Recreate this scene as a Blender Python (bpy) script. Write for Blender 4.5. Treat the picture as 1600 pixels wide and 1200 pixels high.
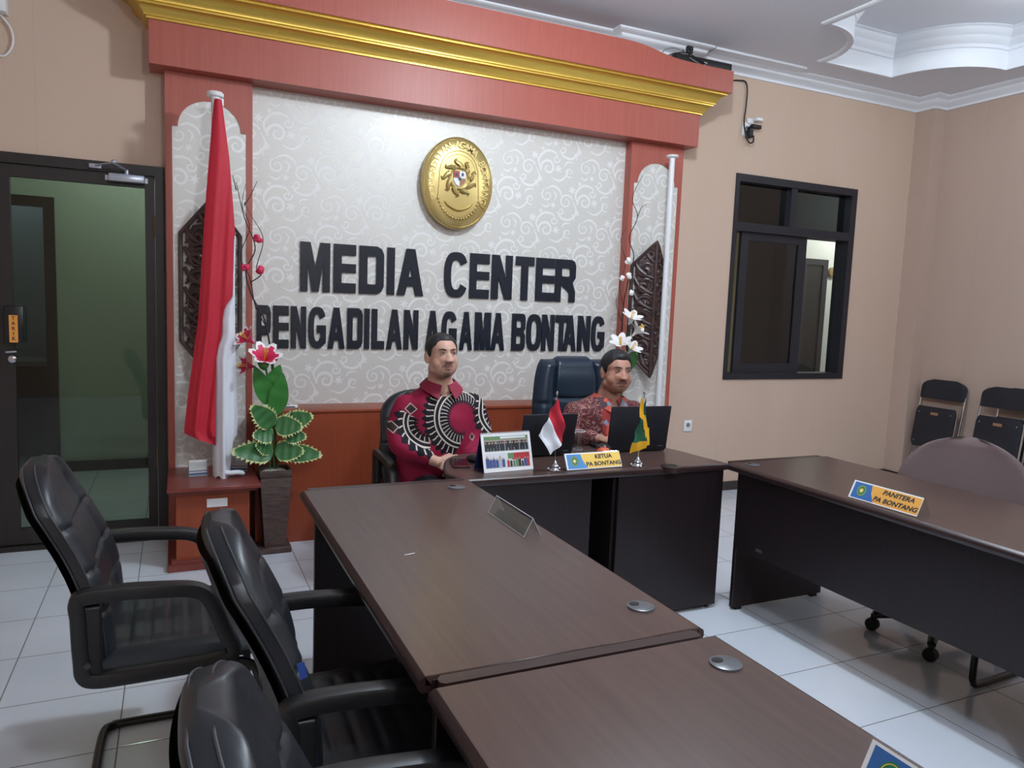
import bpy, bmesh, math, random
from mathutils import Vector, Matrix, noise
random.seed(7)
scn = bpy.context.scene
COL = scn.collection
PI = math.pi
for o in list(bpy.data.objects): bpy.data.objects.remove(o)

# ------------------------------------------------------------------ camera
cam_d = bpy.data.cameras.new('camera'); cam = bpy.data.objects.new('camera', cam_d); COL.objects.link(cam)
yaw, pitch, roll = math.radians(24.608), math.radians(-6.009), math.radians(2.185)
Fw = Vector((math.sin(yaw)*math.cos(pitch), math.cos(yaw)*math.cos(pitch), math.sin(pitch)))
R0 = Vector((math.cos(yaw), -math.sin(yaw), 0)); U0 = R0.cross(Fw)
Rt = R0*math.cos(roll) + U0*math.sin(roll); Up = -R0*math.sin(roll) + U0*math.cos(roll)
M = Matrix((Rt, Up, -Fw)).transposed().to_4x4(); M.translation = (-2.6376, -2.564, 1.4764)
cam.matrix_world = M
cam_d.sensor_width = 36; cam_d.lens = 1156.35/1600*36; cam_d.clip_start = .02
scn.camera = cam
# ------------------------------------------------------------------ colour management, world
scn.view_settings.view_transform = 'Standard'; scn.view_settings.look = 'None'
scn.view_settings.gamma = 1; scn.view_settings.use_curve_mapping = False
scn.view_settings.exposure = 0.33
w = bpy.data.worlds.new('world'); scn.world = w; w.use_nodes = True
w.node_tree.nodes['Background'].inputs[0].default_value = (.75, .85, 1, 1)
w.node_tree.nodes['Background'].inputs[1].default_value = .05

def lin(c):
    c = c/255
    return c/12.92 if c <= .04045 else ((c+.055)/1.055)**2.4
def rgb(r, g, b): return (lin(r), lin(g), lin(b), 1)

# ------------------------------------------------------------------ lamps of the room (fittings not modelled), added lights in the rooms behind
def area(name, loc, size, power, color=(.83, .92, 1), shape='DISK', rot=(0, 0, 0), spread=PI):
    l = bpy.data.lights.new(name, 'AREA'); l.shape = shape; l.size = size; l.energy = power; l.color = color; l.spread = spread
    o = bpy.data.objects.new(name, l); COL.objects.link(o); o.location = loc; o.rotation_euler = rot
    return o
def bulb(name, loc, radius, power, color=(.83, .92, 1)):
    l = bpy.data.lights.new(name, 'POINT'); l.shadow_soft_size = radius; l.energy = power; l.color = color
    o = bpy.data.objects.new(name, l); COL.objects.link(o); o.location = loc
    return o
bulb('lamp_or_added_light', (-.62, -.08, 3.26), .09, 105)
bulb('lamp_or_added_light', (-1.7, -3.3, 3.12), .12, 80)
bulb('lamp_or_added_light', (1.7, -2.3, 3.12), .12, 34)
bulb('lamp_or_added_light', (2.45, .35, 3.52), .07, 16)
bulb('lamp_or_added_light', (-2.9, 3.6, 2.85), .08, 20, (.92, 1, .94))  # added light that brightens the hall behind the door glass, no known lamp
bulb('lamp_or_added_light', (-4.0, 5.3, 2.7), .08, 7, (.85, .93, 1))  # added to lift the far room past the hall, source invented
bulb('lamp_or_added_light', (4.7, 3.2, 2.8), .08, 32, (1, 1, .95))  # added fill for the next room behind the window, not a known fitting

# ------------------------------------------------------------------ object helpers
ORG = {}
def meta(o, label=None, cat=None, group=None, kind=None):
    if label: o['label'] = label
    if cat: o['category'] = cat
    if group: o['group'] = group
    if kind: o['kind'] = kind
    return o
def thing(name, label, cat, loc=(0, 0, 0), rotz=0, group=None):
    o = bpy.data.objects.new(name, None); COL.objects.link(o)
    o.location = loc; o.rotation_euler = (0, 0, rotz); o.empty_display_size = .1
    ORG[o.name] = Vector(loc)
    return meta(o, label, cat, group)
def dup(root, loc, rotz, label, group=None, name=None):
    r = root.copy(); COL.objects.link(r); r.location = loc; r.rotation_euler = (0, 0, rotz)
    r['label'] = label
    if group: r['group'] = group
    for ch in list(root.children):
        c = ch.copy(); COL.objects.link(c); c.parent = r
        for g in list(ch.children):
            d = g.copy(); COL.objects.link(d); d.parent = c
    return r

class MB:
    """collects shapes into one mesh"""
    def __init__(s): s.bm = bmesh.new(); s.mi = 0; s.smooth = True
    def _fin(s, faces, smooth=None):
        sm = s.smooth if smooth is None else smooth
        for f in faces: f.material_index = s.mi; f.smooth = sm
    def box(s, x0, x1, y0, y1, z0, z1, bev=0, seg=2, M=None):
        r = bmesh.ops.create_cube(s.bm, size=1)
        vs = r['verts']
        bmesh.ops.scale(s.bm, vec=(abs(x1-x0), abs(y1-y0), abs(z1-z0)), verts=vs)
        bmesh.ops.translate(s.bm, vec=((x0+x1)/2, (y0+y1)/2, (z0+z1)/2), verts=vs)
        fs = set(f for v in vs for f in v.link_faces)
        if bev:
            es = list(set(e for v in vs for e in v.link_edges))
            rr = bmesh.ops.bevel(s.bm, geom=es, offset=bev, segments=seg, affect='EDGES', profile=.5)
            fs = set(rr['faces']) | set(f for f in fs if f.is_valid)
            vs = list(set(v for f in fs for v in f.verts))
        s._fin(fs, smooth=bool(bev) and seg > 2)
        if M is not None: bmesh.ops.transform(s.bm, matrix=M, verts=vs)
        return s
    def faces_pts(s, pts, faces, smooth=None):
        v = [s.bm.verts.new(p) for p in pts]; out = []
        for f in faces:
            try: out.append(s.bm.faces.new([v[i] for i in f]))
            except ValueError: pass
        s._fin(out, smooth); return v
    def frame(s, x0, x1, ya, yb, z0, z1, l, r, t, bt):
        """rectangular frame of four butted members (left, right, top, bottom widths)"""
        s.box(x0, x0+l, ya, yb, z0, z1); s.box(x1-r, x1, ya, yb, z0, z1)
        if t: s.box(x0+l, x1-r, ya, yb, z1-t, z1)
        if bt: s.box(x0+l, x1-r, ya, yb, z0, z0+bt)
        return s
    def tube(s, pts, r, seg=10, closed=False, flat=1.0, upv=None, caps=True):
        """tube through points; r may be a list; flat scales the section across 'up'"""
        pts = [Vector(p) for p in pts]; n = len(pts)
        rr = r if isinstance(r, (list, tuple)) else [r]*n
        rings = []; prev = None
        for i, p in enumerate(pts):
            a = pts[(i-1) % n] if (i > 0 or closed) else pts[i]
            b = pts[(i+1) % n] if (i < n-1 or closed) else pts[i]
            t = (b-a).normalized() if (b-a).length > 1e-9 else Vector((0, 0, 1))
            if upv is not None: u = Vector(upv)
            elif prev is None: u = Vector((0, 0, 1)) if abs(t.z) < .9 else Vector((1, 0, 0))
            else: u = prev
            u = (u - t*u.dot(t)); u = u.normalized() if u.length > 1e-6 else t.orthogonal().normalized()
            prev = u; v = t.cross(u)
            rings.append([s.bm.verts.new(p + (u*math.cos(k*2*PI/seg)*flat + v*math.sin(k*2*PI/seg))*rr[i]) for k in range(seg)])
        fs = []
        m = n if closed else n-1
        for i in range(m):
            A, B = rings[i], rings[(i+1) % n]
            for k in range(seg):
                fs.append(s.bm.faces.new((A[k], A[(k+1) % seg], B[(k+1) % seg], B[k])))
        if not closed and caps:
            fs.append(s.bm.faces.new(rings[0][::-1])); fs.append(s.bm.faces.new(rings[-1]))
        s._fin(fs); return s
    def band(s, pts, w, h, closed=False, side=(0, 1, 0), rnd=.3):
        """rounded-rectangle section swept along points; w across 'side', h in the path plane"""
        sec = []
        for k in range(12):
            a = 2*PI*k/12 + PI/12
            c, q = math.cos(a), math.sin(a)
            e = rnd+.15
            sec.append((math.copysign(abs(c)**e, c)*w/2, math.copysign(abs(q)**e, q)*h/2))
        pts = [Vector(p) for p in pts]; n = len(pts); S = Vector(side); rings = []
        for i, p in enumerate(pts):
            a = pts[(i-1) % n] if (i > 0 or closed) else pts[i]
            b = pts[(i+1) % n] if (i < n-1 or closed) else pts[i]
            t = (b-a).normalized(); nn = t.cross(S).normalized()
            rings.append([s.bm.verts.new(p + S*x + nn*y) for x, y in sec])
        fs = []; L = len(sec)
        for i in range(n if closed else n-1):
            A, B = rings[i], rings[(i+1) % n]
            for k in range(L): fs.append(s.bm.faces.new((A[k], A[(k+1) % L], B[(k+1) % L], B[k])))
        if not closed: fs.append(s.bm.faces.new(rings[0][::-1])); fs.append(s.bm.faces.new(rings[-1]))
        s._fin(fs); return s
    def prism(s, poly, axis, a, b, smooth=False):
        """poly: 2D list; axis 'x','y','z'; extruded from a to b"""
        def P(u, v, t): return {'x': (t, u, v), 'y': (u, t, v), 'z': (u, v, t)}[axis]
        A = [s.bm.verts.new(P(u, v, a)) for u, v in poly]; B = [s.bm.verts.new(P(u, v, b)) for u, v in poly]
        fs = []; n = len(poly)
        for i in range(n): fs.append(s.bm.faces.new((A[i], A[(i+1) % n], B[(i+1) % n], B[i])))
        fs.append(s.bm.faces.new(A[::-1])); fs.append(s.bm.faces.new(B))
        s._fin(fs, smooth); return s
    def lathe(s, prof, c=(0, 0, 0), seg=24, sx=1, sy=1, axis='z', smooth=True):
        c = Vector(c); rings = []
        for r, h in prof:
            ring = []
            for k in range(seg):
                a = 2*PI*k/seg; u, v = math.cos(a)*r*sx, math.sin(a)*r*sy
                p = {'z': Vector((u, v, h)), 'y': Vector((u, h, v)), 'x': Vector((h, u, v))}[axis]
                ring.append(s.bm.verts.new(c+p))
            rings.append(ring)
        fs = []
        for A, B in zip(rings, rings[1:]):
            for k in range(seg):
                fs.append(s.bm.faces.new((A[k], A[(k+1) % seg], B[(k+1) % seg], B[k])))
        fs.append(s.bm.faces.new(rings[0][::-1])); fs.append(s.bm.faces.new(rings[-1]))
        s._fin(fs, smooth); return s
    def ball(s, c, r, seg=16, rings=10, M=None):
        rx, ry, rz = r if isinstance(r, (list, tuple)) else (r, r, r)
        m = Matrix.Translation(c) @ (M if M is not None else Matrix()) @ Matrix.Diagonal((rx, ry, rz, 1))
        q = bmesh.ops.create_uvsphere(s.bm, u_segments=seg, v_segments=rings, radius=1, matrix=m)
        s._fin(set(f for v in q['verts'] for f in v.link_faces)); return s
    def grid(s, fn, nu, nv, closed_u=False, smooth=True):
        V = [[s.bm.verts.new(fn(i/(nu if closed_u else nu-1), j/(nv-1))) for i in range(nu)] for j in range(nv)]
        fs = []
        for j in range(nv-1):
            for i in range(nu if closed_u else nu-1):
                a, b, c, d = V[j][i], V[j][(i+1) % nu], V[j+1][(i+1) % nu], V[j+1][i]
                try: fs.append(s.bm.faces.new((a, b, c, d)))
                except ValueError: pass
        s._fin(fs, smooth); return V
    def loft(s, rings, closed=True, caps=True, smooth=True):
        V = [[s.bm.verts.new(p) for p in r] for r in rings]; n = len(V[0]); fs = []
        for A, B in zip(V, V[1:]):
            for k in range(n if closed else n-1): fs.append(s.bm.faces.new((A[k], A[(k+1) % n], B[(k+1) % n], B[k])))
        if caps: fs.append(s.bm.faces.new(V[0][::-1])); fs.append(s.bm.faces.new(V[-1]))
        s._fin(fs, smooth); return V
    def build(s, name, mats, parent=None, origin=None, recalc=True, loc=None):
        """verts are given in the frame of the parent (or world, minus origin)"""
        if recalc: bmesh.ops.recalc_face_normals(s.bm, faces=s.bm.faces[:])
        if origin is not None: bmesh.ops.translate(s.bm, vec=-Vector(origin), verts=s.bm.verts[:])
        me = bpy.data.meshes.new(name); s.bm.to_mesh(me); s.bm.free(); me.set_sharp_from_angle(angle=.75)
        for m in (mats if isinstance(mats, (list, tuple)) else [mats]): me.materials.append(m)
        o = bpy.data.objects.new(name, me); COL.objects.link(o)
        if parent is not None: o.parent = parent
        elif origin is not None: o.location = origin
        if loc is not None: o.location = loc
        return o
    def wpart(s, name, mats, parent):
        """part whose verts are given in world coordinates, parent unrotated"""
        p = parent; off = Vector((0, 0, 0))
        while p is not None: off += p.location; p = p.parent
        return s.build(name, mats, parent, origin=off)
def struct(name, mb, mats, label=None):
    o = mb.build(name, mats); o['kind'] = 'structure'
    if label: o['label'] = label
    return o
def arc(cx, cy, r, a0, a1, n, r2=None):
    r2 = r if r2 is None else r2
    return [(cx + r*math.cos(math.radians(a0+(a1-a0)*i/n)), cy + r2*math.sin(math.radians(a0+(a1-a0)*i/n))) for i in range(n+1)]
def bez(p, n=12):
    """smooth curve through the control points (Catmull-Rom)"""
    p = [Vector(q) for q in p]; out = []
    for i in range(len(p)-1):
        a = p[i-1] if i else p[i]*2-p[i+1]; b, c = p[i], p[i+1]; d = p[i+2] if i+2 < len(p) else c*2-b
        for k in range(n):
            t = k/n
            out.append(.5*((2*b)+(c-a)*t+(2*a-5*b+4*c-d)*t*t+(3*b-a-3*c+d)*t**3))
    out.append(p[-1]); return out

# ------------------------------------------------------------------ material helpers
class E:
    """tiny expression wrapper over math nodes"""
    def __init__(s, nt, sock): s.nt = nt; s.k = sock
    def _op(s, op, *o):
        n = s.nt.nodes.new('ShaderNodeMath'); n.operation = op
        for i, v in enumerate((s,)+o):
            if isinstance(v, E): s.nt.links.new(v.k, n.inputs[i])
            else: n.inputs[i].default_value = v
        return E(s.nt, n.outputs[0])
    def __add__(s, o): return s._op('ADD', o)
    def __sub__(s, o): return s._op('SUBTRACT', o)
    def __mul__(s, o): return s._op('MULTIPLY', o)
    def __truediv__(s, o): return s._op('DIVIDE', o)
    def lt(s, o): return s._op('LESS_THAN', o)
    def gt(s, o): return s._op('GREATER_THAN', o)
    def mod(s, o): return s._op('FLOORED_MODULO', o)
    def abs(s): return s._op('ABSOLUTE')
    def sin(s): return s._op('SINE')
    def sqrt(s): return s._op('SQRT')
    def mx(s, o): return s._op('MAXIMUM', o)
    def mn(s, o): return s._op('MINIMUM', o)
    def atan2(s, o): return s._op('ARCTAN2', o)
    def __rsub__(s, o): return s*-1.0+o
    def clamp(s): return s.mx(0.0).mn(1.0)
def mat(name, col=None, rough=.5, metal=0, spec=.5, **kw):
    m = bpy.data.materials.new(name); m.use_nodes = True; b = m.node_tree.nodes['Principled BSDF']
    if col is not None: b.inputs['Base Color'].default_value = col
    b.inputs['Roughness'].default_value = rough; b.inputs['Metallic'].default_value = metal
    b.inputs['Specular IOR Level'].default_value = spec
    for k, v in kw.items(): b.inputs[k.replace('_', ' ')].default_value = v
    return m
def nodes(m): return m.node_tree, m.node_tree.nodes['Principled BSDF']
def coords(nt, scale=(1, 1, 1), kind='Object', rot=(0, 0, 0), loc=(0, 0, 0)):
    t = nt.nodes.new('ShaderNodeTexCoord'); mp = nt.nodes.new('ShaderNodeMapping')
    mp.inputs['Scale'].default_value = scale; mp.inputs['Rotation'].default_value = rot; mp.inputs['Location'].default_value = loc
    nt.links.new(t.outputs[kind], mp.inputs[0]); return mp.outputs[0]
def xyz(nt, vec):
    s = nt.nodes.new('ShaderNodeSeparateXYZ'); nt.links.new(vec, s.inputs[0])
    return [E(nt, s.outputs[i]) for i in range(3)]
def noise_tex(nt, vec, scale, detail=3, rough=.5, out='Fac', dist=0):
    n = nt.nodes.new('ShaderNodeTexNoise'); n.inputs['Scale'].default_value = scale; n.inputs['Detail'].default_value = detail
    n.inputs['Roughness'].default_value = rough; n.inputs['Distortion'].default_value = dist
    nt.links.new(vec, n.inputs['Vector']); return n.outputs[out]
def ramp(nt, fac, stops):
    r = nt.nodes.new('ShaderNodeValToRGB')
    while len(r.color_ramp.elements) < len(stops): r.color_ramp.elements.new(.5)
    for e, (p, c) in zip(r.color_ramp.elements, stops): e.position = p; e.color = c
    nt.links.new(fac.k if isinstance(fac, E) else fac, r.inputs[0]); return r.outputs[0]
def mixc(nt, fac, a, b, mode='MIX'):
    m = nt.nodes.new('ShaderNodeMix'); m.data_type = 'RGBA'; m.blend_type = mode
    for sock, v in ((m.inputs[0], fac), (m.inputs[6], a), (m.inputs[7], b)):
        if isinstance(v, E): nt.links.new(v.k, sock)
        elif isinstance(v, (int, float, tuple)): sock.default_value = v
        else: nt.links.new(v, sock)
    return m.outputs[2]
def bump(nt, b, h, strength=.2, dist=.01):
    n = nt.nodes.new('ShaderNodeBump'); n.inputs['Strength'].default_value = strength; n.inputs['Distance'].default_value = dist
    nt.links.new(h.k if isinstance(h, E) else h, n.inputs['Height']); nt.links.new(n.outputs[0], b.inputs['Normal'])

def wood(name, c1, c2, rough=.35, scale=(40, 2, 40), spec=.5, kind='Object'):
    m = mat(name, rough=rough, spec=spec); nt, b = nodes(m); v = coords(nt, scale, kind)
    f = noise_tex(nt, v, 1.0, 5, .6)
    nt.links.new(ramp(nt, f, [(.25, c1), (.75, c2)]), b.inputs['Base Color']); bump(nt, b, f, .05, .002); return m
def fabricish(name, col, rough=.8, sc=300, st=.2):
    m = mat(name, col, rough); nt, b = nodes(m); bump(nt, b, noise_tex(nt, coords(nt), sc, 2), st, .002); return m
def glass(name, tint=(1, 1, 1, 1), refl=.1, rough=0.0):
    m = bpy.data.materials.new(name); m.use_nodes = True; nt = m.node_tree
    nt.nodes.remove(nt.nodes['Principled BSDF']); out = nt.nodes['Material Output']
    t = nt.nodes.new('ShaderNodeBsdfTransparent'); t.inputs[0].default_value = tint
    g = nt.nodes.new('ShaderNodeBsdfGlossy'); g.inputs['Roughness'].default_value = rough
    f = nt.nodes.new('ShaderNodeLayerWeight'); f.inputs[0].default_value = .5
    x = nt.nodes.new('ShaderNodeMixShader'); fc = E(nt, f.outputs['Facing']); mu = fc*fc*fc*fc*fc*(1-refl)+refl
    nt.links.new(mu.clamp().k, x.inputs[0]); nt.links.new(t.outputs[0], x.inputs[1]); nt.links.new(g.outputs[0], x.inputs[2])
    nt.links.new(x.outputs[0], out.inputs[0]); return m

# wall paper of the plain walls: faint vertical woven strips
def wall_mat(name, base, dark):
    m = mat(name, rough=.75, spec=.25); nt, b = nodes(m)
    v = coords(nt, (1, 1, 1)); X, Y, Z = xyz(nt, v)
    weave = noise_tex(nt, coords(nt, (260, 260, 14)), 1, 2)
    cloud = noise_tex(nt, coords(nt, (2.2, 2.2, .5)), 1, 3)
    c = mixc(nt, cloud, base, dark); c2 = mixc(nt, E(nt, weave)*.16, c, rgb(225, 205, 190))
    seam = ((X+Y).mod(.53)-.002).abs().lt(.0016)*.18
    nt.links.new(mixc(nt, seam, c2, rgb(150, 118, 100)), b.inputs['Base Color']); bump(nt, b, weave, .12, .001); return m
m_wall = wall_mat('peach_wallpaper', rgb(208, 185, 166), rgb(197, 171, 152))
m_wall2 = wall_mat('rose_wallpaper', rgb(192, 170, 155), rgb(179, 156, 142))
m_ceil = mat('ceiling_paint', rgb(226, 229, 236), .8, spec=.2)
m_cove = mat('white_plaster', rgb(232, 236, 242), .6, spec=.3)
m_hall = mat('hall_paint', rgb(182, 190, 178), .7)
m_hallwhite = mat('white_wall_paint', rgb(226, 228, 222), .7)
m_blackframe = wood('black_brown_frame_paint', rgb(26, 22, 22), rgb(38, 33, 33), .42, (60, 60, 4))
m_winframe = mat('dark_window_frame', rgb(33, 35, 43), .4)
m_redwood = wood('reddish_painted_wood', rgb(158, 80, 68), rgb(172, 92, 78), .42, (55, 55, 2.2), .45)
m_redbase = wood('russet_panel_wood', rgb(134, 60, 34), rgb(150, 70, 42), .4, (40, 40, 2.2), .45)
m_maroon = wood('maroon_wood', rgb(112, 50, 44), rgb(128, 62, 54), .35, (30, 3, 30))
m_gold = mat('gold_paint', rgb(218, 182, 84), .32, metal=.6)
nt_, b_ = nodes(m_gold); bump(nt_, b_, noise_tex(nt_, coords(nt_, (1.5, 20, 20)), 3, 3), .12, .004)

# floor tiles
m_tile = mat('white_glazed_floor_tile', rough=.12, spec=.5); nt_, b_ = nodes(m_tile)
X_, Y_, Z_ = xyz(nt_, coords(nt_, (1, 1, 1)))
gx = ((X_+.02+.2).mod(.4)-.2).abs(); gy = ((Y_-.01+.2).mod(.4)-.2).abs()
gr = gx.mn(gy).lt(.0022)
cl = noise_tex(nt_, coords(nt_, (1, 1, 1)), 1.7, 4)
nt_.links.new(mixc(nt_, gr, ramp(nt_, cl, [(.3, rgb(206, 214, 224)), (.7, rgb(220, 227, 236))]), rgb(118, 114, 112)), b_.inputs['Base Color'])
nt_.links.new((gr*.6+.13).k, b_.inputs['Roughness'])
bump(nt_, b_, (gx.mn(gy)*150).clamp(), .25, .002)

# ------------------------------------------------------------------ room shell
YW, XR, XL, YF, ZC = 2.25, 3.63, -4.6, -4.6, 3.45
b = MB(); b.box(XL-.1, XR+1.6, YF-.1, 5.0, -.1, 0); struct('floor', b, m_tile)
# back wall with door and window openings
b = MB()
D0, D1, DZ = -3.62, -2.685, 2.19; W0, W1, WZ0, WZ1 = 1.474, 2.826, .94, 2.606
for x0, x1, z0, z1 in ((XL-.1, D0, 0, ZC+.4), (D0, D1, DZ, ZC+.4), (D1, W0, 0, ZC+.4), (W0, W1, 0, WZ0), (W0, W1, WZ1, ZC+.4), (W1, XR+.1, 0, ZC+.4)):
    b.box(x0, x1, YW, YW+.13, z0, z1)
struct('wall_back', b, m_wall, 'peach papered wall behind the speakers')
b = MB(); b.box(XR, XR+.12, YF, YW, 0, ZC+.4); struct('wall_right', b, m_wall2)
b = MB(); b.box(3.48, XR+.01, 2.065, YW+.01, 0, ZC+.1); struct('wall_corner', b, m_wall2, 'papered corner column between back and right walls')
b = MB(); b.box(XL-.1, XL, YF, YW, 0, ZC+.4); struct('wall_left', b, m_wall)
b = MB(); b.box(XL-.1, XR+.12, YF-.1, YF, 0, ZC+.4); struct('wall_front', b, m_wall)
# baseboards
m_base = mat('dark_baseboard', rgb(52, 44, 42), .4)
b = MB()
b.box(.90, 3.48, YW-.012, YW+.005, 0, .075); b.box(XL, D0-.04, YW-.012, YW+.005, 0, .09)
struct('baseboard_back', b, m_base)
b = MB(); b.box(3.468, 3.485, 2.065, YW, 0, .075); b.box(3.468, XR+.005, 2.053, 2.07, 0, .075); b.box(XR-.012, XR+.005, YF, 2.06, 0, .075); struct('baseboard_right', b, m_base)

# ceiling with the curved coffer recess
CX0, CX1, CY0, CY1, RC = 1.38, 3.22, -1.3, 1.86, .56
def coffer(n=14, g=0.0):
    """outline of the recess inset by g; the four corners are bitten by quarter circles"""
    r = RC+g; t0, t1 = math.degrees(math.acos(g/r)), math.degrees(math.asin(g/r)); pts = []
    pts += arc(CX0, CY1, r, -t0, -t1, n)
    pts += arc(CX1, CY1, r, 180+t1, 180+t0, n)
    pts += arc(CX1, CY0, r, 180-t0, 180-t1, n)
    pts += arc(CX0, CY0, r, t1, t0, n)
    return pts
inner = coffer()
b = MB()
outer = [(XL-.1, YW+.05), (XR+.12, YW+.05), (XR+.12, YF-.1), (XL-.1, YF-.1)]
ov = [b.bm.verts.new((x, y, ZC)) for x, y in outer]; iv = [b.bm.verts.new((x, y, ZC)) for x, y in inner]
es = [b.bm.edges.new((ov[i], ov[(i+1) % 4])) for i in range(4)] + [b.bm.edges.new((iv[i], iv[(i+1) % len(iv)])) for i in range(len(iv))]
bmesh.ops.triangle_fill(b.bm, use_beauty=True, use_dissolve=False, edges=es)
for f in list(b.bm.faces):
    c = f.calc_center_median(); 
b.box(XL-.1, XR+.12, YF-.1, YW+.05, ZC+.36, ZC+.40)
struct('ceiling', b, m_ceil)
# coffer lining: stepped white moulding that climbs to the raised panel
b = MB()
prof = [(0, 0), (0, .12), (.012, .125), (.012, .15), (.03, .165), (.045, .19), (.045, .205), (.07, .225), (.075, .255), (.095, .265), (.095, .27)]
def ring(g, z): return [(x, y, ZC+z) for x, y in coffer(g=g)]
b.loft([ring(g, z) for g, z in prof], caps=False, smooth=False)
b.mi = 1
b.faces_pts(ring(.095, .27), [list(range(len(inner)))], smooth=False)
b.mi = 0
# lip moulding hanging under the edge
b.loft([ring(0, 0), ring(0, -.018), ring(-.03, -.018), ring(-.045, -.006), ring(-.045, 0)], caps=False, smooth=False)
struct('trim_1', b, [m_cove, m_ceil], 'white stepped moulding of the curved ceiling recess')

# cornice
CP = [(0, 0), (0.012, 0), (.012, .018), (.03, .03), (.055, .045), (.062, .06), (.062, .068), (.085, .078), (.1, .09), (.1, .1), (0, .1)]
def cornice(b, path, z0=ZC-.1, flip=1):
    """profile swept along a polyline on the floor plan, mitred; room lies to the right of travel"""
    n = len(path); rings = []
    for i, p in enumerate(path):
        p = Vector(p)
        d0 = (p-Vector(path[i-1])).normalized() if i else None
        d1 = (Vector(path[i+1])-p).normalized() if i < n-1 else None
        n0 = Vector((d0.y, -d0.x)) if d0 is not None else None; n1 = Vector((d1.y, -d1.x)) if d1 is not None else None
        if n0 is None: m = n1
        elif n1 is None: m = n0
        else: m = (n0+n1)/(1+n0.dot(n1))
        rings.append([(p.x+m.x*u, p.y+m.y*u, z0+v) for u, v in CP])
    b.loft(rings, smooth=False)
b = MB()
cornice(b, [(XL, YF), (XL, YW), (-2.9, YW), (-2.9, 2.03), (-2.25, 2.03), (-2.25, YW), (.30, YW), (.30, 2.15), (.93, 2.15), (.93, YW), (3.48, YW), (3.48, 2.065), (XR, 2.065), (XR, YF)])
b.box(1.05, 1.95, 2.06, 2.16, ZC-.016, ZC)
struct('trim_2', b, m_cove, 'white ceiling cornice')
b = MB(); b.box(.30, .93, 2.15, YW+.02, 2.9, ZC); b.box(-2.9, -2.25, 2.03, YW+.02, 3.2, ZC); struct('wall_pilaster', b, m_cove, 'pale boxed pier above the red beam')

# ------------------------------------------------------------------ red and gold feature wall
# lower beam
b = MB(); b.box(-2.752, .926, 2.05, YW-.001, 2.708, 2.95); struct('trim_3', b, m_redwood, 'reddish lower beam under the gold cornice')
# gold cornice, mitred at both ends
GP = [(0, 2.937), (.012, 2.937), (.012, 2.948), (.022, 2.95), (.026, 2.962), (.045, 2.985), (.06, 2.995), (.066, 2.996), (.066, 3.006), (.078, 3.008), (.078, 3.016), (.082, 3.024), (.1, 3.05), (.125, 3.066), (.135, 3.068), (.135, 3.078), (.148, 3.08), (.148, 3.092), (0, 3.092)]
def mitred(b, prof, x0, x1, y0, yb):
    rings = []
    rings.append([(x0-u, yb, z) for u, z in prof]); rings.append([(x0-u, y0-u, z) for u, z in prof])
    rings.append([(x1+u, y0-u, z) for u, z in prof]); rings.append([(x1+u, yb, z) for u, z in prof])
    b.loft(rings, smooth=False)
b = MB(); mitred(b, GP, -2.752, .926, 2.05, YW-.001); struct('trim_4', b, m_gold, 'shiny gold painted cornice')
# top board with a slow rise over its middle
b = MB()
def ztop(x):
    return 3.235 + .055*max(0, min(1, (.62-x)/.28))**1*0 + (.06*(1/(1+math.exp((x-.42)*14))))
N = 60; xs = [-2.912+(1.082+2.912)*i/N for i in range(N+1)]
A = [(x, ztop(x)) for x in xs]
b.prism([(1.082, 3.08), (-2.912, 3.08)]+A, 'y', 1.89, 1.93); b.box(-2.912, -2.87, 1.93, YW-.001, 3.08, 3.29); b.box(1.04, 1.082, 1.93, YW-.001, 3.08, 3.234); b.box(-2.87, 1.04, 1.93, YW-.001, 3.08, 3.1)
b.box(-2.87, 1.04, 1.93, YW-.001, 3.215, 3.228)
struct('trim_5', b, m_redwood, 'reddish top board of the feature wall')

# pillars with arched papered niches
def niche_poly(x0, x1, zs, zt, z0):
    w_ = x1-x0; s = .03; r = (w_-2*s)/2; cx = (x0+x1)/2
    pts = [(x0, z0), (x1, z0), (x1, zs), (x1-s, zs)] + [(cx+r*math.cos(a*PI/24), zs+(zt-zs)*math.sin(a*PI/24)) for a in range(1, 24)] + [(x0+s, zs), (x0, zs)]
    return pts
PIL = [(-2.677, -2.213, -2.642, -2.247), (.405, .868, .44, .835)]
for i, (a0, a1, n0, n1) in enumerate(PIL):
    b = MB(); npoly = niche_poly(n0, n1, 2.413, 2.569, .12)
    op = [(a0, 0), (a1, 0), (a1, 2.708), (a0, 2.708)]
    ov = [b.bm.verts.new((x, 2.14, z)) for x, z in op]; iv = [b.bm.verts.new((x, 2.14, z)) for x, z in npoly]
    es = [b.bm.edges.new((q[k], q[(k+1) % len(q)])) for q in (ov, iv) for k in range(len(q))]
    bmesh.ops.triangle_fill(b.bm, use_beauty=True, use_dissolve=False, edges=es)
    iv2 = [b.bm.verts.new((x, 2.146, z)) for x, z in npoly]
    for k in range(len(iv)): b.bm.faces.new((iv[k], iv[(k+1) % len(iv)], iv2[(k+1) % len(iv)], iv2[k]))
    b.box(a0, a0+.02, 2.1401, YW-.001, 0, 2.708); b.box(a1-.02, a1, 2.1401, YW-.001, 0, 2.708)
    for f in b.bm.faces: f.smooth = False
    struct('trim_%d' % (6+i), b, m_redwood, ('left' if i == 0 else 'right')+' reddish pillar framing an arched papered niche')

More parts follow.
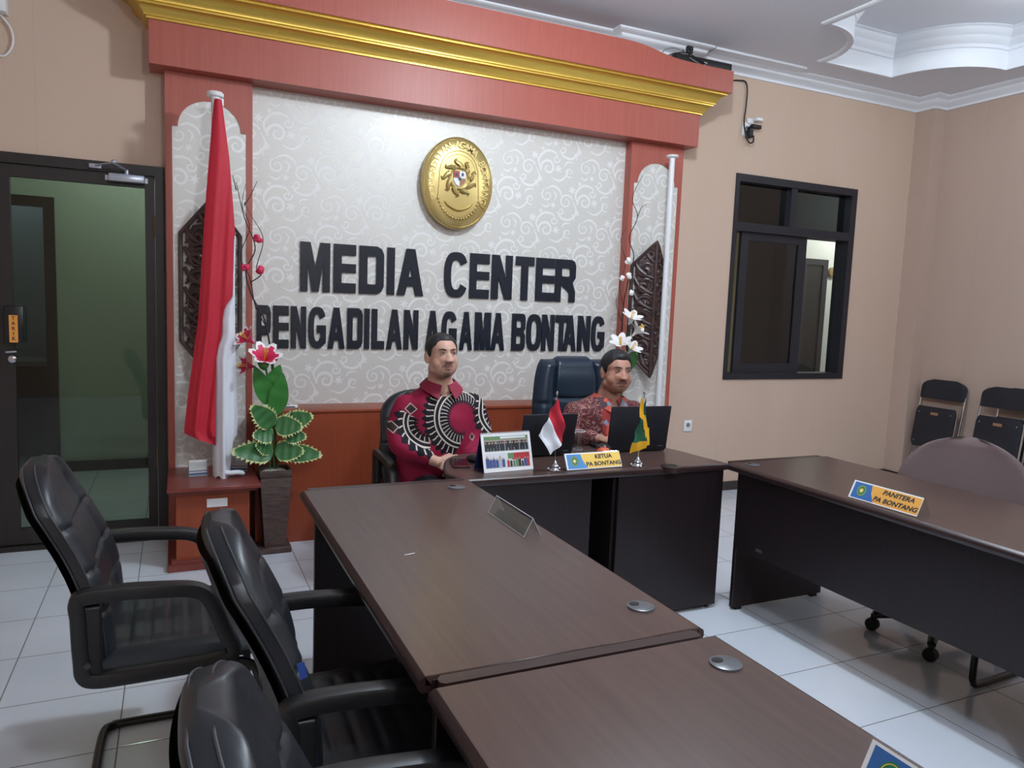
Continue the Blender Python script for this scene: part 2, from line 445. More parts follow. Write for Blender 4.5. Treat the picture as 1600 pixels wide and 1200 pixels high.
# scroll-pattern wallpaper --------------------------------------------------
m_paper = mat('pearl_wallpaper', rgb(205, 203, 198), .45, metal=.15); nt_, b_ = nodes(m_paper)
f_ = noise_tex(nt_, coords(nt_, (90, 90, 300)), 1, 2)
nt_.links.new(ramp(nt_, f_, [(.3, rgb(202, 200, 195)), (.7, rgb(216, 214, 208))]), b_.inputs['Base Color'])
m_scroll = mat('white_scroll_print', rgb(229, 229, 227), .3)
def inside(poly, x, z):
    c = False; n = len(poly); j = n-1
    for i in range(n):
        xi, zi = poly[i]; xj, zj = poly[j]
        if (zi > z) != (zj > z) and x < (xj-xi)*(z-zi)/(zj-zi)+xi: c = not c
        j = i
    return c
def scroll_strokes():
    """one repeat (0.30 x 0.42 m) of curling tendrils and small star blossoms"""
    S = []
    def spiral(cx, cz, r0, r1, a0, turns, w0, w1, hand=1, n=26):
        pts = []
        for i in range(n+1):
            t = i/n; r = r0*(1-t)**1.15+r1*t; a = math.radians(a0)+hand*turns*2*PI*t
            pts.append((cx+r*math.cos(a), cz+r*math.sin(a), (w0*(1-t)+w1*t)*(.25+.75*math.sin(PI*min(1, .12+t*.95))**.6)))
        S.append(pts)
    def stem(p, w):
        q = bez([(x, z, 0) for x, z in p], 7); n = len(q)
        S.append([(v.x, v.y, w*math.sin(PI*(.08+.84*i/(n-1)))) for i, v in enumerate(q)])
    def star(cx, cz, r):
        for k in range(6):
            a = k*PI/3+.3; S.append([(cx+math.cos(a)*r*t, cz+math.sin(a)*r*t, r*.30*math.sin(PI*(.15+.8*t))) for t in (0, .35, .65, 1)])
    spiral(.075, .10, .060, .010, 200, 1.5, .014, .007, -1)
    stem([(.02, .08), (.00, .15), (.05, .21), (.12, .21), (.15, .17)], .012)
    spiral(.135, .165, .030, .006, 20, 1.2, .009, .004, -1)
    spiral(.225, .30, .055, .010, 20, 1.5, .010, .005, 1)
    stem([(.28, .31), (.31, .24), (.26, .18), (.19, .19), (.165, .23)], .012)
    spiral(.185, .235, .028, .006, 200, 1.2, .009, .004, 1)
    spiral(.075, .335, .045, .008, 120, 1.35, .009, .004, 1)
    stem([(.06, .375), (.12, .40), (.17, .375), (.19, .33)], .010)
    stem([(.10, .04), (.16, .02), (.21, .05), (.24, .11)], .010)
    spiral(.245, .085, .036, .007, 300, 1.3, .009, .004, -1)
    stem([(.03, .27), (.07, .255), (.10, .28)], .009); stem([(.20, .12), (.22, .15), (.27, .155)], .009)
    stem([(.13, .30), (.145, .34), (.12, .37)], .008); stem([(.27, .22), (.29, .20), (.30, .17)], .008)
    star(.155, .10, .030); star(.015, .02, .024); star(.125, .27, .022); star(.27, .385, .030); star(.03, .225, .016)
    return S
STR = scroll_strokes()
def paper_panel(name, poly, y, label, ox=0, oz=0):
    b = MB()
    vs = [b.bm.verts.new((x, y, z)) for x, z in poly]; b.bm.faces.new(vs)
    b.mi = 1
    xs = [p[0] for p in poly]; zs = [p[1] for p in poly]; x0, x1, z0, z1 = min(xs), max(xs), min(zs), max(zs)
    PX, PZ, SC = .306, .428, 1.02
    for i in range(int((x0-ox)/PX)-2, int((x1-ox)/PX)+2):
        for j in range(int((z0-oz)/PZ)-2, int((z1-oz)/PZ)+2):
            bx = ox+i*PX; bz = oz+j*PZ+(PZ/2 if i % 2 else 0)
            for si, st in enumerate(STR):
                prev = None; yy = y-.0004-.00004*(si % 12)-.0004*(i % 2)
                for k, (u, v, wd) in enumerate(st):
                    u, v, wd = u*SC, v*SC, wd*SC*1.45
                    a = st[max(k-1, 0)]; c = st[min(k+1, len(st)-1)]
                    dx, dz = (c[0]-a[0])*SC, (c[1]-a[1])*SC; L = math.hypot(dx, dz) or 1
                    nx, nz = -dz/L*wd/2, dx/L*wd/2
                    P = (bx+u+nx, bz+v+nz); Q = (bx+u-nx, bz+v-nz)
                    ok = inside(poly, *P) and inside(poly, *Q)
                    if prev and ok:
                        vv = [b.bm.verts.new((p[0], yy, p[1])) for p in (prev[0], P, Q, prev[1])]
                        f = b.bm.faces.new(vv); f.material_index = 1
                    prev = (P, Q) if ok else None
    b.mi = 0
    o = b.build(name, [m_paper, m_scroll], recalc=False); o['kind'] = 'structure'; o['label'] = label
    return o
paper_panel('wall_panel', [(-2.213, .80), (.405, .80), (.405, 2.708), (-2.213, 2.708)], 2.22, 'pearl wallpaper with white scrolls behind the lettering')
paper_panel('wall_niche', niche_poly(-2.642, -2.247, 2.413, 2.569, .12), 2.1455, 'arched niche paper behind the red and white flag', .07, .1)
paper_panel('wall_niche', niche_poly(.44, .835, 2.413, 2.569, .12), 2.1455, 'arched niche paper behind the bare white pole', .02, .2)
# low wainscot with ledge between the pillars
b = MB(); b.box(-2.212, .404, 1.95, 2.219, 0, .79); b.box(-2.212, .404, 1.942, 2.219, .79, .808, .003); struct('trim_8', b, m_redbase, 'russet wainscot with a ledge under the wallpaper')
# ================================================================== furniture
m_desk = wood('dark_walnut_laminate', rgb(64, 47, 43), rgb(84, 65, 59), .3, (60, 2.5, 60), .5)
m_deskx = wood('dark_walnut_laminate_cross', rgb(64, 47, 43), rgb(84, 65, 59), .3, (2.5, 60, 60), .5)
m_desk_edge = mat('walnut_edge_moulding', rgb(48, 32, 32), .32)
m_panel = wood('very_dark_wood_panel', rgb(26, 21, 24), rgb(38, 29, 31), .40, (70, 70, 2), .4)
m_grom = mat('grey_plastic_grommet', rgb(84, 88, 92), .3); m_hole = mat('dark_hole', rgb(10, 10, 10), .8)
m_leather = mat('black_leatherette', rgb(26, 30, 36), .40, spec=.5); nt_, b_ = nodes(m_leather); bump(nt_, b_, noise_tex(nt_, coords(nt_), 420, 2), .12, .001)
m_piping = mat('worn_piping', rgb(52, 54, 58), .4)
m_blackplastic = mat('black_plastic', rgb(24, 25, 27), .42)
m_blacksteel = mat('black_steel_tube', rgb(20, 20, 22), .35)
m_bluetag = mat('blue_woven_tag', rgb(40, 70, 150), .7)
m_exec = mat('blue_black_leather', rgb(26, 42, 58), .35, spec=.5)
m_brownfab = fabricish('brown_grey_fabric', rgb(104, 88, 88), .9, 500, .3)
m_chrome = mat('chrome', rgb(200, 205, 212), .15, metal=1)
m_white = mat('white_plastic', rgb(232, 234, 236), .35)
m_paperw = mat('white_paper', rgb(236, 238, 240), .6)
m_black = mat('matte_black', rgb(16, 17, 19), .5)
m_clear = glass('clear_acrylic', (.96, .97, .97, 1), .07, .03)

def grommet(t, x, y, z, hole=True):
    b = MB(); b.lathe([(.034, z-.001), (.034, z+.004), (.030, z+.0055), (.002, z+.006)], (x, y, 0), 28)
    if hole:
        b.mi = 1; b.lathe([(.011, z+.0055), (.011, z+.0066)], (x-.012, y+.012, 0), 16, sx=1.2)
    b.wpart('cable_grommet', [m_grom, m_hole], t)

def desk(name_label, x0, x1, y0, y1, inner, strips, group='straight office desks', grom=(), H=.745):
    """straight desk running along y; modesty board on the inner side ('+x' or '-x')"""
    t = thing('office_desk', name_label, 'desk', ((x0+x1)/2, (y0+y1)/2, 0), 0, group)
    b = MB(); b.box(x0+.014, x1-.014, y0, y1, H-.022, H, .002, 1)
    b.mi = 1
    for s, xe in ((1, x0), (-1, x1)):   # stepped long edge moulding
        pr = [(xe+s*.014, H), (xe+s*.012, H-.002), (xe+s*.002, H-.008), (xe, H-.014), (xe, H-.024), (xe+s*.008, H-.034), (xe+s*.03, H-.036), (xe+s*.03, H-.022)]
        b.prism(pr, 'y', y0, y1) if False else b.loft([[(u, y0, v) for u, v in pr], [(u, y1, v) for u, v in pr]], smooth=False)
    b.wpart('desktop', [m_desk, m_desk_edge], t)
    for e in strips:
        b = MB(); s = 1 if e > (y0+y1)/2 else -1; c = .012; a0, a1 = x0+.045, x1-.045; f0, f1 = e+s*.004, e+s*.038
        poly = [(a0, f0), (a1, f0), (a1+.01, f0+s*.01), (a1+.01, f1-s*.008), (a1, f1), (a0, f1), (a0-.01, f1-s*.008), (a0-.01, f0+s*.01)]
        b.prism(poly, 'z', H-.026, H-.001); b.box(x0+.03, x1-.03, e-s*.001, e+s*.006, H-.03, H-.008)
        b.wpart('end_moulding', m_desk_edge, t)
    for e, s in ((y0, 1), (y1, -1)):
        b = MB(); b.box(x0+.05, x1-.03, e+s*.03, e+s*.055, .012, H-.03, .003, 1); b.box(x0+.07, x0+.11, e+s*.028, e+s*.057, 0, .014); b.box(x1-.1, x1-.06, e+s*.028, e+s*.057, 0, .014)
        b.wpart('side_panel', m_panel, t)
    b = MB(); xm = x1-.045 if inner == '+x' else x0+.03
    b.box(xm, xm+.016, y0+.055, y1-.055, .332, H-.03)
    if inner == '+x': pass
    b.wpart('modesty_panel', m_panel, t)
    for g in grom: grommet(t, g[0], g[1], H)
    return t
dk1 = desk('long dark desk in front of the row of black armchairs, acrylic holder on its top', -2.21, -1.51, -1.24, .275, '+x', (.275, -1.24), grom=((-1.615, .163), (-1.59, -1.095)))
dk2 = desk('nearest dark desk in the lower right corner with a name plate on its right edge', -2.205, -1.505, -2.80, -1.288, '+x', (), grom=((-1.59, -1.408),))
dk3 = desk('dark desk on the right side carrying the PANITERA name plate', -.155, .53, -1.30, .27, '-x', (.27,))
grommet(dk3, -.06, .19, .745); 
b = MB(); b.box(-.1265, -.125, .02, .06, .36, .372); b.wpart('maker_tag', m_grom, dk3)
dk4 = desk('dark desk at the right frame edge continuing the PANITERA desk towards the camera', -.155, .53, -2.85, -1.345, '-x', ())
grommet(dk3, -.075, -1.165, .745)

# centre desk with curved ends
t = thing('executive_desk', 'curved dark desk where the two men sit, with the KETUA name plate', 'desk', (-.86, .58, 0))
pl = [(-1.53, .262), (-.62, .252), (-.56, .246), (-.545, .226), (-.42, .205), (-.40, .246), (-.155, .252)]
pl = [(-1.545, .268), (-.60, .254), (-.155, .252), (-.150, .27)]
back = bez([(-.150, .27, 0), (-.172, .42, 0), (-.195, .60, 0), (-.24, .74, 0), (-.36, .81, 0), (-.60, .84, 0), (-1.05, .84, 0), (-1.30, .81, 0), (-1.42, .76, 0), (-1.485, .68, 0), (-1.545, .53, 0), (-1.572, .42, 0), (-1.556, .345, 0), (-1.545, .268, 0)], 6)
poly = pl[:3]+[(p.x, p.y) for p in back[:-1]]
def inset(poly, d):
    c = []; n = len(poly)
    for i in range(n):
        a, q, e = Vector(poly[i-1]), Vector(poly[i]), Vector(poly[(i+1) % n])
        u = (q-a).normalized() if (q-a).length > 1e-6 else Vector((1, 0)); v = (e-q).normalized() if (e-q).length > 1e-6 else u
        m = (Vector((-u.y, u.x))+Vector((-v.y, v.x))).normalized(); c.append((q.x+m.x*d, q.y+m.y*d))
    return c
b = MB()
R_ = [(0.010, .745), (.002, .740), (0, .730), (0, .722), (.008, .712), (.02, .710)]
b.mi = 1; b.loft([[(x, y, z) for x, y in inset(poly, d)] for d, z in R_], caps=False, smooth=False)
b.mi = 0; b.faces_pts([(x, y, .745) for x, y in inset(poly, .010)], [list(range(len(poly)))], False); b.faces_pts([(x, y, .710) for x, y in inset(poly, .02)], [list(range(len(poly)))], False)
b.wpart('desktop', [m_deskx, m_desk_edge], t)
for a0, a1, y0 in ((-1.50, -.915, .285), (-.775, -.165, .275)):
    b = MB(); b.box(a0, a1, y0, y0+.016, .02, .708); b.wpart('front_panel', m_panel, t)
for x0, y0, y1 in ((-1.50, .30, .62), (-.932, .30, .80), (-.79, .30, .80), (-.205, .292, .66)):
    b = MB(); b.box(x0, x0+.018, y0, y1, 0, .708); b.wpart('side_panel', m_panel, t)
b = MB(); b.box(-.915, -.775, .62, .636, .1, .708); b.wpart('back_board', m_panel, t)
b = MB(); b.lathe([(.055, .725), (.055, .750), (.048, .752), (.002, .752)], (-.49, .262, 0), 28); b.mi = 1; b.lathe([(.025, .7515), (.025, .7528)], (-.49, .262, 0), 18)
b.wpart('cable_grommet', [m_desk_edge, m_hole], t)

# ------------------------------------------------------------------ black cantilever armchair (faces +x)
def cushion(b, w_fn, prof, thick, seams, nu=44, nv=70, vseam=(.50,), side_bulge=.012):
    """prof(v)->(x,z,nx,nz) centre line of the front face; w_fn(v)->half width"""
    def f(u, v, front):
        s = u*2-1
        x, z, nx, nz = prof(v); w = w_fn(v)
        y = s*w
        e = (1-abs(s)**4)**.5 if abs(s) < 1 else 0
        ev = min(1, (min(v, 1-v)/.035))**.5 if min(v, 1-v) < .035 else 1
        d = thick*.5*(.35+.65*e)*ev
        if front:
            d += side_bulge*math.exp(-((abs(s)-.76)/.20)**2)*ev
            for sv, amt, half in seams:
                vv = sv+.045*(abs(s)**2)
                if half(s): d -= amt*math.exp(-((v-vv)/.011)**2)
            for q in vseam: d -= .0045*math.exp(-((abs(s)-q)/.05)**2)*ev*(1 if v > .08 and v < .86 else 0)
            return (x+nx*d+.34*y*y, y, z+nz*d)
        return (x-nx*d*.8+.34*y*y, y, z-nz*d*.8)
    F = [[b.bm.verts.new(f(i/(nu-1), j/(nv-1), True)) for i in range(nu)] for j in range(nv)]
    K = [[b.bm.verts.new(f(i/(nu-1), j/(nv-1), False)) for i in range(nu)] for j in range(nv)]
    fs = []
    for j in range(nv-1):
        for i in range(nu-1):
            fs.append(b.bm.faces.new((F[j][i], F[j][i+1], F[j+1][i+1], F[j+1][i])))
            fs.append(b.bm.faces.new((K[j][i], K[j+1][i], K[j+1][i+1], K[j][i+1])))
        fs.append(b.bm.faces.new((F[j][0], F[j+1][0], K[j+1][0], K[j][0]))); fs.append(b.bm.faces.new((F[j][-1], K[j][-1], K[j+1][-1], F[j+1][-1])))
    for i in range(nu-1):
        fs.append(b.bm.faces.new((F[0][i], K[0][i], K[0][i+1], F[0][i+1]))); fs.append(b.bm.faces.new((F[-1][i], F[-1][i+1], K[-1][i+1], K[-1][i])))
    b._fin(fs, True)
def back_prof(v):
    """v 0 bottom..1 top along a gently curved leaning back"""
    z = .45+.535*v; x = -.176-.150*v+.05*math.sin(PI*min(1, v*1.25))*.6-.016*v*v
    return (x, z, .97, .2)
def back_w(v):
    w = .238+.022*math.sin(PI*min(1, v*1.5))**2-.006*v
    if v > .60: w *= max(.02, (1-((v-.60)/.40)**3.3))**.5 if v < 1 else .02
    if v > .985: w = max(w, .03)
    return w
def make_armchair(label, name='armchair', group='black cantilever armchairs'):
    t = thing(name, label, 'chair', (0, 0, 0), 0, group)
    b = MB(); allw = lambda s: True
    cushion(b, back_w, back_prof, .075, [(.22, .009, allw), (.44, .009, allw), (.66, .009, allw)])
    o = b.build('backrest', m_leather, t)
    # piping along the rim of the back
    b = MB()
    for off in (.014, -.016):
        pts = []
        for k in range(60):
            v = .03+.955*k/59; x, z, nx, nz = back_prof(v); pts.append((x+nx*off+.34*back_w(v)**2, -back_w(v)*1.004, z+nz*off))
        for k in range(59, -1, -1):
            v = .03+.955*k/59; x, z, nx, nz = back_prof(v); pts.append((x+nx*off+.34*back_w(v)**2, back_w(v)*1.004, z+nz*off))
        b.tube(pts, .0024, 6)
    b.build('piping', m_piping, o)
    # moulded shell behind the back
    b = MB()
    def shell(u, v):
        s = u*2-1; x, z, nx, nz = back_prof(.02+.91*v); w = back_w(.02+.91*v)*.96
        return (x-.034-.010*(1-s*s)+.34*(s*w)**2, s*w, z-.012)
    b.grid(shell, 20, 30); b.build('back_shell', m_blackplastic, t)
    # seat
    b = MB()
    def seat(u, v):
        s = u*2-1
        x = -.19+.47*v; w = .235+.01*math.sin(PI*v); d = .05*(1-abs(s)**5)**.5*(1 if v < .9 else max(0, 1-((v-.9)/.1)**2)**.5)
        z = .43+d-.022*(v-.4)**2
        for k in range(1, 8): z -= .004*math.exp(-((v-.09-.115*k)/.016)**2)*(abs(s) < .72)
        z -= .006*math.exp(-((abs(s)-.74)/.03)**2)
        if v > .9: z -= .02*((v-.9)/.1)**2
        return (x, s*w, z)
    def seatb(u, v):
        p = seat(u, v); return (p[0], p[1]*.97, .397+.01*abs(u*2-1))
    A = b.grid(seat, 36, 60); B = b.grid(seatb, 36, 60)
    fs = []
    for L1, L2 in ((A[0], B[0]), (A[-1], B[-1]), ([r[0] for r in A], [r[0] for r in B]), ([r[-1] for r in A], [r[-1] for r in B])):
        for i in range(len(L1)-1): fs.append(b.bm.faces.new((L1[i], L1[i+1], L2[i+1], L2[i])))
    b._fin(fs); b.build('seat', m_leather, t)
    for s in (-1, 1):
        b = MB(); y = s*.268
        path = [(-.205, .60), (-.208, .64), (-.190, .655), (-.10, .658), (0, .652), (.075, .643), (.115, .62), (.14, .57), (.165, .50), (.185, .46), (.18, .435), (.15, .422), (.05, .418), (-.08, .416), (-.165, .418), (-.195, .435), (-.20, .48), (-.203, .53)]
        q = bez([(x, y, z) for x, z in path+path[:1]], 5)[:-1]
        b.band(q, .047, .042, closed=True, side=(0, 1, 0))
        b.box(-.215, -.150, y-.015, y+.015, .43, .63, .008, 3)
        b.box(-.15, .16, y-.014, y+.012, .405, .43, .006, 3)
        o = b.build('armrest', m_blackplastic, t)
        b = MB(); b.lathe([(.009, 0), (.009, .006), (.004, .009)], (-.185, y+(s*.018 if s > 0 else -.027), .47), 12, axis='y'); b.build('bolt', m_piping, o)
    b = MB()
    path = [(-.10, -.20, .385), (.10, -.20, .385), (.20, -.205, .38), (.255, -.21, .345), (.262, -.215, .24), (.262, -.22, .08), (.25, -.222, .03), (.20, -.222, .014), (-.12, -.222, .014), (-.165, -.215, .014), (-.19, -.18, .014), (-.195, 0, .014)]
    path = path+[(x, -y, z) for x, y, z in path[-2::-1]]
    b.tube(bez(path, 5), .0135, 12); b.box(-.06, .14, -.2, .2, .377, .393); b.build('frame', m_blacksteel, t)
    return t
ch0 = make_armchair('black leatherette armchair standing apart at the far left, beside the glass door')
ch0.location = (-2.675, -.085, 0); ch0.rotation_euler.z = .0
ch2 = dup(ch0, (-2.225, -.84, 0), -.02, 'second black armchair of the row, pushed under the long desk, blue tag on its back')
dup(ch0, (-2.275, -1.64, 0), -.03, 'black armchair cut by the bottom frame edge, nearest to the camera')
dup(ch0, (-1.37, 1.15, 0), -PI/2, 'black armchair in which the man in the crimson shirt sits')

b = MB(); b.box(-.017, .017, -.0012, .0012, -.0075, .0075, M=Matrix.Translation((-.178, -.2585, .725))@Matrix.Rotation(1.35, 4, 'Y')); b.build('maker_tag', m_bluetag, ch2)

# executive chair (faces -y)
t = thing('executive_chair', 'tall blue-black leather executive chair behind the man in the brown shirt', 'chair', (-.37, 1.22, 0), .03)
b = MB()
def ex(u, v):
    s = u*2-1; z = .50+.66*v; w = .255+.03*math.sin(PI*min(v*1.1, 1)) ; w *= (1-max(0, (v-.80)/.2)**3*.14)
    y = .20+.07*v
    return s, z, w, y
def front(u, v):
    s, z, w, y = ex(u, v); d = .055*(1-abs(s)**6)**.5
    if abs(s) > .58: d += .025*math.exp(-((abs(s)-.8)/.16)**2)
    d -= .022*math.exp(-((abs(s)-.55)/.03)**2)*(v > .12)
    if abs(s) < .55: d += .016*math.exp(-((v-.83)/.12)**2)-.016*math.exp(-((v-.64-.05*s*s)/.016)**2)-.012*math.exp(-((v-.35)/.016)**2)
    else: d -= .010*math.exp(-((v-.60)/.014)**2)
    ed = min(1, min(v, 1-v)/.05); d *= ed**.5 if ed > 0 else 0
    return (s*w, y-d, z+.02*max(0, (v-.9)/.1)/(1+math.exp((abs(s)-.55)*45)))
def rear(u, v):
    s, z, w, y = ex(u, v); ed = max(0, min(1, min(v, 1-v)/.05)); return (s*w, y+.05*(1-abs(s)**4)**.5*ed**.5, z+.02*max(0, (v-.9)/.1)/(1+math.exp((abs(s)-.55)*45)))
A = b.grid(front, 46, 60); B = b.grid(rear, 46, 60)
fs = []
for L1, L2 in ((A[0], B[0]), (A[-1], B[-1]), ([r[0] for r in A], [r[0] for r in B]), ([r[-1] for r in A], [r[-1] for r in B])):
    for i in range(len(L1)-1):
        try: fs.append(b.bm.faces.new((L1[i], L1[i+1], L2[i+1], L2[i])))
        except ValueError: pass
b._fin(fs); b.build('backrest', m_exec, t)
b = MB(); b.box(-.26, .26, -.28, .20, .40, .50, .04, 4); b.build('seat', m_exec, t)
for s in (-1, 1):
    b = MB(); b.band(bez([(s*.29, .16, .44), (s*.30, .14, .66), (s*.30, -.1, .68), (s*.29, -.22, .60), (s*.28, -.16, .44)], 6), .05, .03, side=(1, 0, 0)); b.build('armrest', m_blackplastic, t)
b = MB(); b.lathe([(.028, .10), (.028, .40)], seg=16); b.build('gas_lift', m_chrome, t)
for k in range(5):
    a = k*2*PI/5+.3; c, q = math.cos(a), math.sin(a)
    b = MB(); b.tube([(0, 0, .10), (c*.16, q*.16, .095), (c*.28, q*.28, .065)], [.03, .024, .018], 10); o = b.build('leg', m_blackplastic, t)
    b = MB(); b.lathe([(.024, -.02), (.027, -.015), (.027, .015), (.024, .02)], (c*.28, q*.28, .027), 16, axis='x'); b.build('caster', m_black, o)

# brown task chair behind the right desk (faces -x)
t = thing('task_chair', 'brown-grey fabric swivel chair with a rounded back behind the PANITERA desk', 'chair', (.60, -.38, 0), .3)
b = MB()
def tb(u, v, fr):
    s = u*2-1; z = .52+.42*v; w = .30*max(.02, 1-(abs((v-.30)/.70)**2.3 if v > .3 else abs((v-.30)/.40)**3.2))**.5
    e = (1-abs(s)**4)**.5*min(1, (min(v, 1-v)/.08))**.5
    return (.17+.05*v+.04*s*s*-1+(-.035*e if fr else .035*e), s*w, z)
A = b.grid(lambda u, v: tb(u, v, True), 30, 34); B = b.grid(lambda u, v: tb(u, v, False), 30, 34)
fs = []
for L1, L2 in ((A[0], B[0]), (A[-1], B[-1]), ([r[0] for r in A], [r[0] for r in B]), ([r[-1] for r in A], [r[-1] for r in B])):
    for i in range(len(L1)-1): fs.append(b.bm.faces.new((L1[i], L1[i+1], L2[i+1], L2[i])))
b._fin(fs); b.build('backrest', m_brownfab, t)
b = MB(); b.box(-.24, .20, -.24, .24, .42, .50, .035, 4); b.build('seat', m_brownfab, t)
for s in (-1, 1):
    b = MB(); b.band(bez([(.10, s*.25, .45), (.11, s*.28, .60), (.10, s*.29, .67), (-.02, s*.29, .69), (-.12, s*.28, .68), (-.15, s*.275, .62), (-.08, s*.26, .46)], 6), .045, .028, side=(0, 1, 0)); b.build('armrest', m_blackplastic, t)
b = MB(); b.box(.17, .21, -.03, .03, .44, .62, .008, 2); b.lathe([(.026, .10), (.026, .43)], seg=14); b.build('column', m_blackplastic, t)
for k in range(5):
    a = k*2*PI/5+2.12; c, q = math.cos(a), math.sin(a)
    b = MB(); b.tube([(0, 0, .11), (c*.16, q*.16, .10), (c*.277, q*.277, .075)], [.03, .024, .018], 10); o = b.build('leg', m_blackplastic, t)
    b = MB(); b.lathe([(.026, -.022), (.030, -.016), (.030, -.004), (.012, -.003), (.012, .003), (.030, .004), (.030, .016), (.026, .022)], (c*.277, q*.277, .030), 16, axis='x'); b.tube([(c*.277, q*.277, .03), (c*.277, q*.277, .08)], .01, 8); b.build('caster', m_black, o)

# second chair under the right desk: dark sled base seen below the modesty board
dup(ch0, (.56, -.965, 0), PI+.04, 'black armchair hidden behind the desk at the right frame edge, only its steel base showing')

# ------------------------------------------------------------------ folding chairs against the right wall (face -x)
def folding_chair(label, loc, rz, group='folded chairs leaning on the right wall'):
    t = thing('folding_chair', label, 'folding chair', loc, rz, group)
    L = .98; tl = math.radians(8)
    def P(y, s, off=0): return (.0+s*math.sin(tl)-off*math.cos(tl), y, s*math.cos(tl)+off*math.sin(tl))
    b = MB()
    pts = [P(-.20, .012), P(-.205, .5), P(-.205, .86), P(-.19, .92), P(-.15, .955), P(0, .965), P(.15, .955), P(.19, .92), P(.205, .86), P(.205, .5), P(.20, .012)]
    b.tube(bez(pts, 5), .011, 10); b.tube([P(-.2, .30), P(.2, .30)], .006, 8); b.build('frame', m_chrome, t)
    b = MB(); pts = [P(-.185, .05, .03), P(-.185, .60, .03), P(-.18, .70, .03)]
    b.tube(pts, .010, 8); b.tube([(x, -y, z) for x, y, z in pts], .010, 8); b.tube([P(-.185, .12, .03), P(.185, .12, .03)], .008, 8); b.tube([P(-.185, .36, .03), P(.185, .36, .03)], .007, 8); b.build('rear_legs', m_chrome, t)
    b = MB()
    def bk(u, v):
        a = u*2*PI; s = math.copysign(abs(math.cos(a))**.45, math.cos(a)); q = math.copysign(abs(math.sin(a))**.6, math.sin(a))
        return s, q
    rows = []
    for k in range(9):
        zz = .80+.175*k/8; w = .215 if zz < .90 else .215*math.sqrt(max(.05, 1-((zz-.90)/.085)**2.4)); th = .018*(.5+.5*math.sin(PI*(k+.6)/9.2)); ring = []
        for i in range(20):
            s, q = bk(i/20, 0); ring.append(P(s*w, zz, q*th+.004-.018*(1-s*s)*0))
        rows.append(ring)
    b.loft(rows); b.build('backrest', m_seatblack, t)
    b = MB()
    rows = []
    for k in range(15):
        zz = .36+.365*k/14; w = .185*(1-max(0, abs(k-7)-5)**2*.03)
        rows.append([P(s_*w*c, zz, .05+.012*d) for s_, c, d in ((-1, 1, -1), (-1, 1, 1), (-1, .9, 1.4), (1, .9, 1.4), (1, 1, 1), (1, 1, -1))])
    b.loft(rows, smooth=False); o = b.build('seat', m_seatblack, t)
    b = MB(); M_ = Matrix.Translation(Vector(P(0, .665, .0705)))@Matrix.Rotation(tl, 4, 'Y'); b.box(-.002, .002, -.035, .035, -.012, .012, M=M_); b.build('carry_slot', m_slot, o)
    for y in (-.15, .15):
        for zz in (.41, .67):
            b = MB(); b.ball(P(y, zz, .068), .006, 8, 6); b.build('screw', m_chrome, o)
    return t
m_seatblack = mat('black_vinyl', rgb(28, 30, 38), .5); m_slot = mat('tan_slot_lining', rgb(150, 112, 80), .6)
f0 = folding_chair('leftmost folded black chair with chrome frame, beside the corner column', (3.455, 1.79, 0), .0)
def fdup(lbl, loc, rz): dup(f0, loc, rz, lbl)
fdup('middle folded black chair, half hidden by the brown swivel chair', (3.40, 1.20, 0), 0.0)
fdup('folded chair at the right frame edge, overlapped by the middle folded chair', (3.475, 1.10, 0), 0.0)
